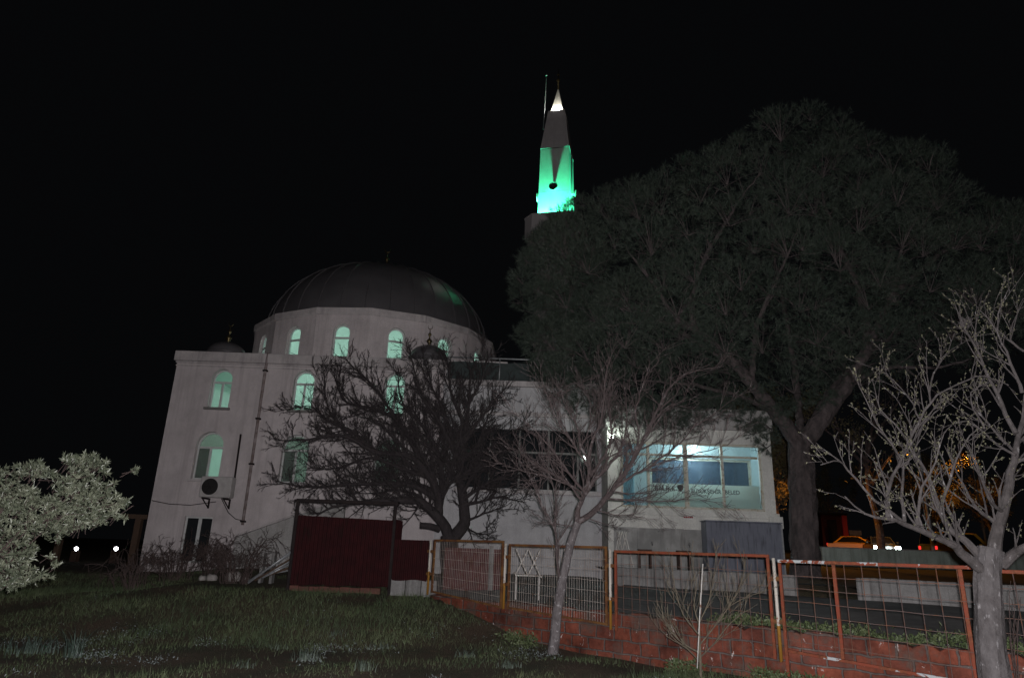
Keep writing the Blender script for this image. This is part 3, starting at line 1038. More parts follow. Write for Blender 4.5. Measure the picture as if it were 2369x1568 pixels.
# joint line, spire frustum, lit lantern and tip
t = MB(True)
t.loft([sq(.715, zK), sq(.715, zK + .05)]); t.build('joint', mat['black'], mina)
t = MB(True)
t.loft([sq(.73, zK + .051), sq(.43, zK + 2.45)]); t.build('spire_base', mat['minaret'], mina)
t = MB(True)
t.loft([sq(.33, zK + 2.452), sq(.20, zK + 3.05), sq(.06, zK + 3.85), sq(.03, zK + 4.02)]); t.build('spire_tip', M('pale_spire', (.6, .58, .52), (.5, .48, .42), 3), mina)
t = MB(True)
zb = zK + 3.98
t.lathe(0, 0, [(.03, zb), (.03, zb + .5), (.1, zb + .62), (.03, zb + .76), (.025, zb + .9), (.075, zb + .98), (.02, zb + 1.06), (.015, zb + 1.35), (0, zb + 1.36)], 10)
t.build('finial', mat['brass'], mina, smooth=True)
t = MB(True)
t.tube([(-.66, -.45, zK + 1.35), (-.60, -.45, zK + 3.0), (-.56, -.45, zK + 4.64)], [.03, .024, .014], 6)
t.lathe(-.56, -.45, [(0, zK + 4.60), (.05, zK + 4.64), (.05, zK + 4.70), (0, zK + 4.74)], 8)
t.tube([(-.66, -.45, zK + 1.4), (-.5, -.4, zK + 1.36)], .02, 6)
t.build('lightning_rod', mat['galv'], mina)
for q in range(4):
    R_ = Matrix.Rotation(q * PI / 2, 3, 'Z')
    z = 17.66
    n_ = 18
    w0_ = .755
    prof_ = [(.05, 0), (.06, .06), (.11, .13), (.18, .19), (.225, .22), (.23, .232), (.222, .237)]
    def hornmesh(pr_, cap):
        t = MB(True); vs, fs = [], []
        for r, d in pr_:
            for j in range(n_):
                a = 2 * PI * j / n_
                vs.append(R_ @ Vector((r * math.cos(a), -(w0_ + d), z + r * math.sin(a) - d * .12)))
        for i in range(len(pr_) - 1):
            for j in range(n_):
                fs.append((i * n_ + j, i * n_ + (j + 1) % n_, (i + 1) * n_ + (j + 1) % n_, (i + 1) * n_ + j))
        if cap: fs.append(tuple((len(pr_) - 1) * n_ + j for j in range(n_)))
        t.add(vs, fs)
        return t
    lsp = hornmesh(prof_, False).build('loudspeaker', mat['sign_white'], mina, smooth=True)
    hornmesh([(.221, .236), (.15, .17), (.07, .12), (.03, .10)], True).build('mouth', mat['black'], lsp)
Mr = Matrix.Translation((MX, MY, 1.0)) @ Matrix.Rotation(ROT, 4, 'Z')
for q in range(4):
    R_ = Matrix.Rotation(q * PI / 2, 3, 'Z')
    c = R_ @ Vector((-.12, -1.19, 15.24))
    t = MB(True); t.box(c.x - .1, c.y - .07, c.z - .2, c.x + .1, c.y + .07, c.z - .06); t.build('floodlight', mat['dark_metal'], mina)
    l = lamp('green_floodlight', 'POINT', Mr @ Vector((c.x, c.y, c.z + .06)), 6000, (.055, 1.0, .44), .07)
    c = R_ @ Vector((0, -.40, zK + 2.50))
    lamp('spire_light', 'POINT', Mr @ c, 130, (1, .97, .88), .03)

# ------------------------------------------------------------------ air conditioner, cable
a, b = P(470, 1101, 20.6), P(541, 1152, 20.6)
ac = thing('air_conditioner', 'outdoor air conditioner unit with dark fan under the lower left window', 'air conditioner', (a.x + .4, 20.8, a.z - .6))
t = MB(); t.box(a.x, 20.5, b.z, a.x + .92, 20.84, a.z, bev=.02); t.build('case', mat['ac'], ac)
fc = Vector((a.x + .30, 20.49, (a.z + b.z) / 2))
t = MB()
for r in (.235, .2, .16, .12, .08, .04):
    t.tube([(fc.x + r * math.cos(k * PI / 12), 20.482, fc.z + r * math.sin(k * PI / 12)) for k in range(25)], .006, 4, cap=False)
for k in range(6):
    t.bar((fc.x, 20.482, fc.z), (fc.x + .235 * math.cos(k * PI / 3), 20.482, fc.z + .235 * math.sin(k * PI / 3)), .008)
t.build('fan_grille', mat['dark_metal'], ac)
t = MB(); vs = [(fc.x + .235 * math.cos(k * PI / 12), 20.496, fc.z + .235 * math.sin(k * PI / 12)) for k in range(24)]
t.add(vs + [(x, 20.499, z) for x, y, z in vs], [tuple(range(24)), tuple(range(47, 23, -1))] + [(i, (i + 1) % 24, 24 + (i + 1) % 24, 24 + i) for i in range(24)]); t.build('fan_opening', mat['black'], ac)
for x in (a.x + .14, a.x + .76):
    t = MB(); t.box(x - .02, 20.45, b.z - .05, x + .02, 20.996, b.z - .004); t.box(x - .02, 20.95, b.z - .3, x + .02, 20.996, b.z - .051); t.bar((x, 20.5, b.z - .05), (x, 20.97, b.z - .28), .025)
    t.build('bracket', mat['dark_metal'], ac)
t = MB(); q0, q1 = P(557, 1004, 20.93), P(543, 1106, 20.93)
t.tube([q0, q1], .03, 8); t.tube([q1, (a.x + .90, 20.8, a.z - .2)], .025, 8); t.build('refrigerant_pipe', mat['dark_metal'], ac, smooth=True)
cb = MB()
pts = [P(351, 1157, 20.95), P(390, 1165, 20.95), P(440, 1168, 20.95), P(500, 1160, 20.95)]
cb.tube(pts, .012, 5)
cb.tube([P(512, 1152, 20.9), P(528, 1185, 20.9), P(545, 1200, 20.95), P(566, 1205, 20.95)], .012, 5)
tag(cb.build('cable', mat['dark_metal'], smooth=True), 'thin black cable sagging along the mosque wall below the air conditioner', 'cable')

# ------------------------------------------------------------------ outside stair
stair = thing('outside_stair', 'concrete stair with a sloping parapet against the mosque wall', 'stairs', (-6.5, 20.4, .9))
s0, s1 = P(545, 1243, 20.0), P(700, 1188, 20.0)
t = MB()
x0, x1 = s0.x, s1.x + 1.2
zs0, zs1 = s0.z, s1.z + (s1.z - s0.z) / (s1.x - s0.x) * 1.2
vs = [(x0, y, .8) for y in (19.95, 20.08)] + [(x0, y, zs0) for y in (19.95, 20.08)] + [(x1, y, .8) for y in (19.95, 20.08)] + [(x1, y, zs1) for y in (19.95, 20.08)]
t.add(vs, [(0, 4, 6, 2), (1, 3, 7, 5), (2, 6, 7, 3), (0, 2, 3, 1), (4, 5, 7, 6), (0, 1, 5, 4)])
t.build('parapet', mat['concrete'], stair)
t = MB()
t.bar((x0 - .05, 20.015, zs0 + .03), (x1, 20.015, zs1 + .03), .2, .06); t.build('coping', mat['plaster_dirty'], stair)
t = MB()
for k in range(8):
    xx = x0 + (x1 - x0) * k / 8
    zt_ = zs0 - .75 + (zs1 - zs0) * (k + 1) / 8
    t.box(xx + .002, 20.085, .8, xx + (x1 - x0) / 8, 20.98, max(zt_, .86 + .02 * k))
t.build('steps', mat['concrete'], stair)

# ------------------------------------------------------------------ red sheet shed
SY = 15.5
gz = lambda x, y: h_field(x, y)
shed = thing('sheet_metal_shed', 'dark red corrugated sheet metal shed with open gap under its roof beam', 'shed', (-3.5, 16.2, .65))


def corrug(x0, x1, y, z0, z1, pitch=.085, dep=.012, slope=0.0):
    mb = MB()
    n = max(4, int((x1 - x0) / pitch * 4))
    pr_ = [-1, -1, 1, 1]
    vs = []
    for i in range(n + 1):
        x = x0 + (x1 - x0) * i / n
        d = pr_[i % 4] * dep
        vs += [(x, y + d, z0 + .015 * math.sin(x * 9)), (x, y + d, z1 + slope * (x - x0))]
    mb.add(vs, [(2 * i, 2 * i + 2, 2 * i + 3, 2 * i + 1) for i in range(n)])
    vs2 = [(x, yy + .004, z) for x, yy, z in vs]
    mb.add(vs2, [(2 * i, 2 * i + 1, 2 * i + 3, 2 * i + 2) for i in range(n)])
    return mb


sl, sr = P(690, 1190, SY).x, P(913, 1200, SY).x
ztop = P(800, 1195, SY).z
corrug(sl, sr, SY, .78, ztop, slope=-.02).build('front_sheet', mat['redsheet'], shed)
for x in (sl - .02, sr + .01):
    t = MB(); t.box(x - .03, SY - .05, .55, x + .03, SY - .016, ztop + .28); t.build('post', mat['dark_metal'], shed)
t = MB()
t.box(sl - .1, SY - .07, ztop + .281, sr + .06, SY - .01, ztop + .34)
t.box(sl - .08, SY - .0, ztop + .345, sr + .05, SY + .35, ztop + .36)
t.build('roof', mat['dark_metal'], shed)
for xx in (sl, sr):
    mb = corrug(0, 1.4, 0, .74, ztop)
    mb.v = [(xx + v[1] + (.03 if xx == sl else -.03), SY + .02 + v[0], v[2]) for v in mb.v]
    mb.build('side_sheet', mat['redsheet'], shed)
pan = thing('corrugated_screen', 'low dark red corrugated panel between the shed and the yellow fence', 'panel', (-2.1, 15.45, .7))
a, b = P(914, 1247, 15.42), P(993, 1250, 15.42)
zb = P(950, 1342, 15.42).z
corrug(a.x, b.x, 15.42, zb, a.z, slope=-.0).build('sheet', mat['redsheet'], pan)
t = MB(); t.bar((a.x, 15.46, a.z - .06), (b.x, 15.46, b.z - .06), .04); t.bar((a.x, 15.46, zb + .08), (b.x, 15.46, zb + .08), .04); t.build('rail', mat['dark_metal'], pan)
blk = thing('block_wall', 'short whitewashed block wall under the low red panel', 'wall', (-2.1, 15.6, .6))
t = MB()
x = a.x - .05
while x < b.x - .05:
    t.box(x + .004, 15.50, .4, x + .33, 15.66, zb + .02 - rnd.uniform(0, .015), bev=.008); x += .34
t.build('block', mat['cream_conc'], blk)
sill_ = thing('brick_footing', 'low brown brick footing under the red shed', 'wall', (-4, 15.6, .6))
t = MB()
x = sl - .02
while x < sr - .3:
    t.box(x, SY + .02, .5, x + .21, SY + .15, .76 - rnd.uniform(0, .03), bev=.006); x += .22
t.build('brick', M('brown_brick', (.13, .05, .04), (.08, .04, .03), 8, bmp=.4), sill_)
# red sheet and white posts further back behind the yellow fence
rs = thing('corrugated_screen', 'dull red corrugated sheet standing behind the yellow fence', 'panel', (-1, 16.6, .8))
a, b = P(1030, 1260, 16.6), P(1160, 1262, 16.6)
corrug(a.x, b.x, 16.6, .72, P(1100, 1268, 16.6).z, pitch=.11).build('sheet', M('faded_red_sheet', (.12, .045, .045), (.08, .035, .035), 5), rs)
t = MB(); q = P(1138, 1262, 16.5); t.box(q.x - .05, 16.5, .7, q.x + .05, 16.56, q.z); t.build('post', mat['cream_conc'], rs)

# poles heaped beside the shed
for k in range(7):
    a = P(575 + 6 * k + rnd.uniform(-8, 8), 1348 - 3 * k, 16.2 + .06 * k)
    b = P(688 + rnd.uniform(-6, 6), 1262 + 9 * k, 16.35 + .09 * k)
    a.z = max(a.z, h_field(a.x, a.y) + .03)
    t = MB(); t.tube([a, b], .028 if k % 2 else .022, 7)
    tag(t.build('metal_pole', mat['galv'] if k % 3 != 2 else mat['wood_post'], smooth=True), 'long thin pole heaped aslant against the red shed', 'pole', 'poles leaning by the shed')
pl = MB()
q0, q1 = P(606, 1276, 17.2), P(640, 1277, 17.2)
pl.box(q0.x, 17.1, q0.z - .02, q1.x, 17.4, q0.z + .02, bev=.006)
for x in (q0.x + .05, q1.x - .05): pl.box(x - .03, 17.15, .6, x + .03, 17.35, q0.z - .021)
tag(pl.build('bench', mat['cream_conc']), 'small pale bench behind the bare shrubs near the pole heap', 'bench')

# timber gate frame at the left corner
gt = thing('timber_frame', 'brown timber post and beam at the left corner of the mosque', 'timber frame', (-11.3, 21.5, .8))
q = P(324, 1200, 21.6)
t = MB(); t.box(q.x - .09, 21.5, .6, q.x + .09, 21.66, q.z); t.build('post', mat['wood_post'], gt)
t = MB(); q2 = P(228, 1198, 21.6); t.box(q2.x - 1.2, 21.5, q.z + .002, q.x + .25, 21.64, q.z + .13); t.build('beam', mat['wood_post'], gt)
t = MB(); t.box(q2.x - 1.1, 21.5, .5, q2.x - .95, 21.66, q.z); t.build('post', mat['wood_post'], gt)

# ------------------------------------------------------------------ fences
def on_f(px, py, off=0.0):
    return Pline(px, py, FA - off * 1.345, FB)


FD = Vector((1, FB, 0)).normalized()
FN = Vector((FB, -1, 0)).normalized()   # towards the camera


def fence_panel(label, tl, tr_, bl, br, frame_m, wire_m, vs_pitch, hs_pitch, mids=(), fw=.042, wr=.0035, bottom=True, top_m=None, leg=0.0):
    A, B, C, D = on_f(*tl), on_f(*tr_), on_f(*bl), on_f(*br)
    A.z = B.z = (A.z + B.z) / 2 if abs(A.z - B.z) < .12 else A.z
    zt = A.z
    C.xy = A.xy; D.xy = B.xy
    g = thing('mesh_fence', label, 'fence', (A.x, A.y, 0), 0, 'fence panels along the brick wall')
    t = MB()
    t.bar(A - Vector((0, 0, .002)), C - Vector((0, 0, leg)), fw, fw, up=FN); t.build('upright', frame_m, g, bevel=.006)
    t = MB(); t.bar(B - Vector((0, 0, .002)), D, fw, fw, up=FN); t.build('upright', frame_m, g, bevel=.006)
    t = MB(); t.bar(A - FD * .021 + Vector((0, 0, fw * .5)), B + FD * .021 + Vector((0, 0, fw * .5)), fw * .98, fw * 1.02); t.build('top_rail', top_m or frame_m, g, bevel=.006)
    if bottom:
        t = MB(); t.bar(C + FD * .024 + Vector((0, 0, .022)), D - FD * .024 + Vector((0, 0, .022)), fw * .9, fw * .9); t.build('bottom_rail', top_m or frame_m, g, bevel=.005)
    L = (B - A).length
    for mpx, mpy, mby in mids:
        q = on_f(mpx, mpy); r = on_f(mpx + 20, mby)
        s = (q - A).dot(FD)
        top = A + FD * s; bot = C + (D - C) * (s / L)
        t = MB(); t.bar(top - Vector((0, 0, .001)), bot + Vector((0, 0, .045)), fw * 1.1, fw * .95, up=FN); t.build('upright', frame_m, g, bevel=.006)
    t = MB()
    n = int(L / vs_pitch)
    for i in range(1, n):
        s = i * L / n
        top = A + FD * s + FN * .012; bot = C + (D - C) * (s / L) + FN * .012
        j1, j2, j3 = (rnd.uniform(-.006, .006) for _ in range(3))
        t.tube([top + FD * j1, top.lerp(bot, .5) + FD * j2 + FN * rnd.uniform(-.008, .008), bot + FD * j3], wr, 4)
    H = (A.z - C.z + B.z - D.z) / 2
    nh = int(H / hs_pitch)
    for k in range(1, nh + 1):
        f_ = k / (nh + 1)
        pts = []
        for i in range(9):
            s = i / 8
            pts.append((A.lerp(B, s)).lerp(C.lerp(D, s), f_) + FN * (.018 + rnd.uniform(-.004, .004)) + Vector((0, 0, rnd.uniform(-.006, .006))))
        t.tube(pts, wr, 4)
    t.build('wire_mesh', wire_m, g)
    return A, B, C, D


fence_panel('rusty yellow fence panel of dense wires next to the red sheet panel', (1007, 1248), (1164, 1259), (1007, 1371), (1164, 1407), mat['rust_yel'], mat['wire_pale'], .05, .19, wr=.0032)
fence_panel('rusty yellow fence panel of dense wires crossed by the leaning tree trunk', (1180, 1260), (1402, 1272), (1180, 1408), (1402, 1446), mat['rust_yel'], mat['wire_pale'], .055, .19, wr=.0035)
fence_panel('rust red fence panel of square mesh behind the thin sapling', (1424, 1276), (1776, 1291), (1424, 1458), (1776, 1522), mat['rust_red'], mat['wire_dark'], .15, .2, wr=.004, bottom=False)
fence_panel('rust red fence panel with flaking white paint left of the right hand tree trunk', (1803, 1297), (2262, 1321), (1803, 1506), (2262, 1590), mat['rust_red'], mat['wire_dark'], .2, .2, ((1928, 1305, 1500), (2221, 1320, 1560)), wr=.005, top_m=mat['rust_red_w'], leg=.42)
fence_panel('red fence panel cut by the right edge beyond the tree trunk', (2290, 1324), (2640, 1338), (2290, 1600), (2640, 1690), mat['rust_red'], mat['wire_dark'], .2, .2, wr=.005)
PLAB = ['white and yellow fence post beside the low red panel', 'white and yellow post between the two dense yellow panels', 'white and yellow post where yellow fence meets rust red fence', 'white and yellow post left of the flaking red panel', 'red post behind the right hand tree trunk']
for i, (px, ty, by) in enumerate(((997, 1250, 1376), (1170, 1258, 1409), (1411, 1272, 1456), (1789, 1292, 1528), (2276, 1322, 1600))):
    q = on_f(px, ty); b = on_f(px + 3, by)
    g = thing('fence_post', PLAB[i], 'post', (q.x, q.y, b.z), 0, 'fence posts along the brick wall')
    t = MB(); t.tube([(q.x, q.y, b.z), (q.x, q.y, q.z + .01)], .024, 10); t.build('pole', mat['post'] if i < 4 else mat['rust_red'], g, smooth=True)
    for fz in (.2, .62):
        t = MB(); z = q.z + (b.z - q.z) * fz
        t.bar(Vector((q.x, q.y, z)) - FD * .075, Vector((q.x, q.y, z)) + FD * .075, .03, .058); t.build('hinge', mat['rust_yel'] if i < 4 else mat['rust_red'], g)

# ------------------------------------------------------------------ brick retaining wall
bw = MB()
L0, L1 = -1.55, 9.5
nb = 150
top, vsx = [], []
for i in range(nb + 1):
    x = L0 + (L1 - L0) * i / nb
    y = FA + FB * x + .07
    zt = .70 + .012 * math.sin(i * .9) + rnd.uniform(-.018, .012) - .006 * max(0, x - 2) - (.05 if rnd.random() < .08 else 0)
    if x < 0: zt -= .02
    top.append((x, y, zt))
vs = []
for (x, y, zt) in top:
    n_ = -FN * .16
    zb = -.6
    vs += [(x, y, zb), (x, y, zt - .012), (x + n_.x * .08, y + n_.y * .08, zt), (x + n_.x, y + n_.y, zt), (x + n_.x, y + n_.y, zb)]
bw.add(vs, [(i * 5 + k, (i + 1) * 5 + k, (i + 1) * 5 + k + 1, i * 5 + k + 1) for i in range(nb) for k in range(4)] + [(0, 1, 2, 3, 4), tuple(nb * 5 + k for k in (4, 3, 2, 1, 0))])
bwo = bw.build('retaining_wall', mat['brick'])
tag(bwo, 'low retaining wall of red painted hollow blocks below the fence', 'wall')
uv = bwo.data.uv_layers.new(name='UVMap')
for lp in bwo.data.loops:
    c = bwo.data.vertices[lp.vertex_index].co
    uv.data[lp.index].uv = (c.x * 1.345, c.z - .70 + .195 * 4)

# low whitewashed wall beyond the yard
def low_wall(x0, x1, label, a=WA, b=WB, zt=1.34, zb=.6):
    t = MB()
    n = max(3, int((x1 - x0) / .25))
    rings = []
    d = Vector((1, b, 0)).normalized(); nn = Vector((b, -1, 0)).normalized()
    if nn.y > 0: nn = -nn
    for i in range(n + 1):
        x = x0 + (x1 - x0) * i / n
        q = Vector((x, a + b * x, 0))
        j = rnd.uniform(-.008, .008)
        rings.append([(q.x, q.y, zb), (q.x, q.y, zt + j - .02), (q.x - nn.x * .02, q.y - nn.y * .02, zt + j), (q.x - nn.x * .18, q.y - nn.y * .18, zt + j), (q.x - nn.x * .2, q.y - nn.y * .2, zb)])
    t.loft(rings)
    return tag(t.build('low_wall', mat['cream_conc']), label, 'wall')


low_wall(2.45, 6.05, 'low whitewashed wall between the annex yard and the pine trunk')
low_wall(6.98, 15.5, 'long low whitewashed wall right of the pine trunk')
gw = thing('boundary_wall', 'pale green boundary wall in front of the parked taxis', 'wall', (16, 28, 1.4))
t = MB()
a, b = P(1901, 1266, 28), P(2420, 1282, 29.5)
b.z = a.z + .03
vs = []
for i in range(31):
    q = a.lerp(b, i / 30)
    vs += [(q.x, q.y, 1.2), (q.x, q.y, q.z), (q.x, q.y + .2, q.z), (q.x, q.y + .2, 1.2)]
t.loft([vs[i * 4:i * 4 + 4] for i in range(31)])
t.build('wall', mat['greenwall'], gw)
t = MB(); t.bar((a.x - .05, a.y + .1, a.z + .02), (b.x, b.y + .1, b.z + .02), .26, .04); t.build('coping', mat['concrete'], gw)

# white lattice racks
def lattice(px0, px1, py0, py1, Y, label, name='lattice_rack'):
    a, b = P(px0, py0, Y), P(px1, py1, Y)
    g = thing(name, label, 'rack', ((a.x + b.x) / 2, Y, b.z))
    wd, h = b.x - a.x, a.z - b.z
    t = MB()
    for k in range(2):
        xa = a.x + wd * k * .5
        t.tube([(xa, Y, a.z), (xa + wd * .5, Y, b.z)], .016, 6)
        t.tube([(xa + wd * .5, Y + .03, a.z), (xa, Y + .03, b.z)], .016, 6)
    t.tube([(a.x - .02, Y, b.z + h * .12), (a.x, Y, b.z), (b.x, Y, b.z), (b.x + .03, Y - .05, b.z - .02)], .015, 6)
    t.build('bars', mat['white_paint'], g, smooth=True)
    return g, a, b


g, a, b = lattice(1194, 1250, 1268, 1332, 14.4, 'white folding lattice gate standing behind the dense yellow fence')
t = MB()
for x in (a.x + .02, b.x - .02): t.tube([(x, 14.42, b.z), (x, 14.45, .7)], .014, 6)
t.build('leg', mat['white_paint'], g)
g, a, b = lattice(1428, 1452, 1228, 1276, 18.2, 'white folding clothes rack against the annex wall', 'clothes_rack')
t = MB()
for sx in (-1, 1): t.tube([((a.x + b.x) / 2 + sx * .06, 18.2, a.z), ((a.x + b.x) / 2 + sx * .30, 18.15, 1.2)], .015, 6)
t.build('leg', mat['white_paint'], g)
# hedge
# ------------------------------------------------------------------ leaves / needles
def unit(v):
    return v / np.maximum(np.linalg.norm(v, axis=1, keepdims=True), 1e-9)


def leaves(C, D, L, W, fold=.25):
    """diamond leaves: base C, direction D, length L, width W; returns verts, tris"""
    n = len(C)
    R = NR.normal(size=(n, 3))
    S = unit(np.cross(D, R))
    N = np.cross(S, D)
    L = np.asarray(L).reshape(-1, 1); W = np.asarray(W).reshape(-1, 1)
    b = C; tip = C + D * L - N * L * .12
    mid = C + D * L * .5
    l = mid - S * W / 2 + N * W * fold; r = mid + S * W / 2 + N * W * fold
    V = np.stack([b, l, tip, r], axis=1).reshape(-1, 3)
    i = np.arange(n)[:, None] * 4
    T = np.concatenate([i + np.array([0, 3, 2]), i + np.array([0, 2, 1])], axis=1).reshape(-1, 3)
    return V, T


def needles(C, D, L, W):
    n = len(C)
    S = unit(np.cross(D, NR.normal(size=(n, 3))))
    L = np.asarray(L).reshape(-1, 1); W = np.asarray(W).reshape(-1, 1)
    V = np.stack([C - S * W / 2, C + S * W / 2, C + D * L], axis=1).reshape(-1, 3)
    T = np.arange(n * 3).reshape(-1, 3)
    return V, T


# ------------------------------------------------------------------ bare trees
class Tree:
    def __init__(s, seed, lens, dens, ang, up, wander, rmin, maxl, tmin=.2, sides=(9, 6, 4, 3)):
        s.r = random.Random(seed); s.lens, s.dens, s.ang, s.up, s.wander, s.rmin, s.maxl, s.tmin, s.sides = lens, dens, ang, up, wander, rmin, maxl, tmin, sides
        s.mb = MB(); s.tips = []; s.count = 0

    def rv(s):
        while True:
            v = Vector((s.r.uniform(-1, 1), s.r.uniform(-1, 1), s.r.uniform(-1, 1)))
            if .01 < v.length < 1: return v.normalized()

    def smooth(s, pts, step):
        """resample a control polyline with Catmull-Rom"""
        out = []
        n = len(pts)
        for i in range(n - 1):
            p0, p1, p2, p3 = pts[max(0, i - 1)], pts[i], pts[i + 1], pts[min(n - 1, i + 2)]
            k = max(2, int((p2 - p1).length / step))
            for j in range(k):
                t = j / k
                out.append(.5 * ((2 * p1) + (p2 - p0) * t + (2 * p0 - 5 * p1 + 4 * p2 - p3) * t * t + (3 * p1 - p0 - 3 * p2 + p3) * t ** 3))
        out.append(pts[-1])
        return out

    def limb(s, pts, r0, r1, lvl=0, spawn=True, tmin=None, wob=.0, kink=.0):
        pts = s.smooth([Vector(p) for p in pts], .12)
        if kink: pts = [p + s.rv() * kink * (1 if 0 < i < len(pts) - 1 else 0) for i, p in enumerate(pts)]
        n = len(pts)
        rad = [r0 + (r1 - r0) * (i / (n - 1)) ** .8 for i in range(n)]
        s.mb.tube(pts, rad, 12 if r0 > .06 else s.sides[min(lvl, 3)] , wob=wob)
        if spawn: s.spawn(pts, rad, lvl, tmin)
        else: s.tips.append((pts[-1], (pts[-1] - pts[-2]).normalized(), lvl))

    def spawn(s, pts, rad, lvl, tmin=None):
        if lvl >= s.maxl:
            s.tips.append((pts[-1], (pts[-1] - pts[-2]).normalized(), lvl)); 
            for i in range(1, len(pts)): s.tips.append((pts[i], (pts[i] - pts[i - 1]).normalized(), lvl + 1))
            return
        L = sum((pts[i + 1] - pts[i]).length for i in range(len(pts) - 1))
        n = int(L * s.dens[lvl] + s.r.random())
        tm = s.tmin if tmin is None else tmin
        for k in range(n):
            t = tm + (1 - tm) * (k + s.r.random()) / n
            x = t * (len(pts) - 1); i = min(int(x), len(pts) - 2); f = x - i
            q = pts[i].lerp(pts[i + 1], f); rr = rad[i] + (rad[i + 1] - rad[i]) * f
            tg = (pts[i + 1] - pts[i]).normalized()
            pv = s.rv(); pv = (pv - tg * pv.dot(tg)).normalized()
            a = math.radians(s.r.uniform(*s.ang))
            d = tg * math.cos(a) + pv * math.sin(a) + Vector((0, 0, s.up[min(lvl, len(s.up) - 1)]))
            d.normalize()
            ln = s.r.uniform(*s.lens[lvl]) * (1.15 - .55 * t)
            s.branch(q, d, ln, max(s.rmin, min(rr * .62, .012 + ln * .012)), lvl + 1)

    def branch(s, q, d, ln, r, lvl):
        k = 6 if ln > .5 else 4
        pts = [q.copy()]
        dd = d.copy()
        for i in range(k):
            dd = (dd + s.rv() * s.wander + Vector((0, 0, s.up[min(lvl, len(s.up) - 1)] * .25))).normalized()
            pts.append(pts[-1] + dd * (ln / k))
        rad = [max(s.rmin * .7, r * (1 - .75 * i / k)) for i in range(k + 1)]
        s.mb.tube(pts, rad, s.sides[min(lvl, 3)], cap=False)
        s.count += 1
        s.spawn(pts, rad, lvl)


def px_limb(tr_f, pts, y0, y1):
    n = len(pts)
    out = []
    for i, (x, y) in enumerate(pts):
        bx, by = tr_f(x, y)
        out.append(P(bx, by, y0 + (y1 - y0) * (i / max(1, n - 1))))
    return out


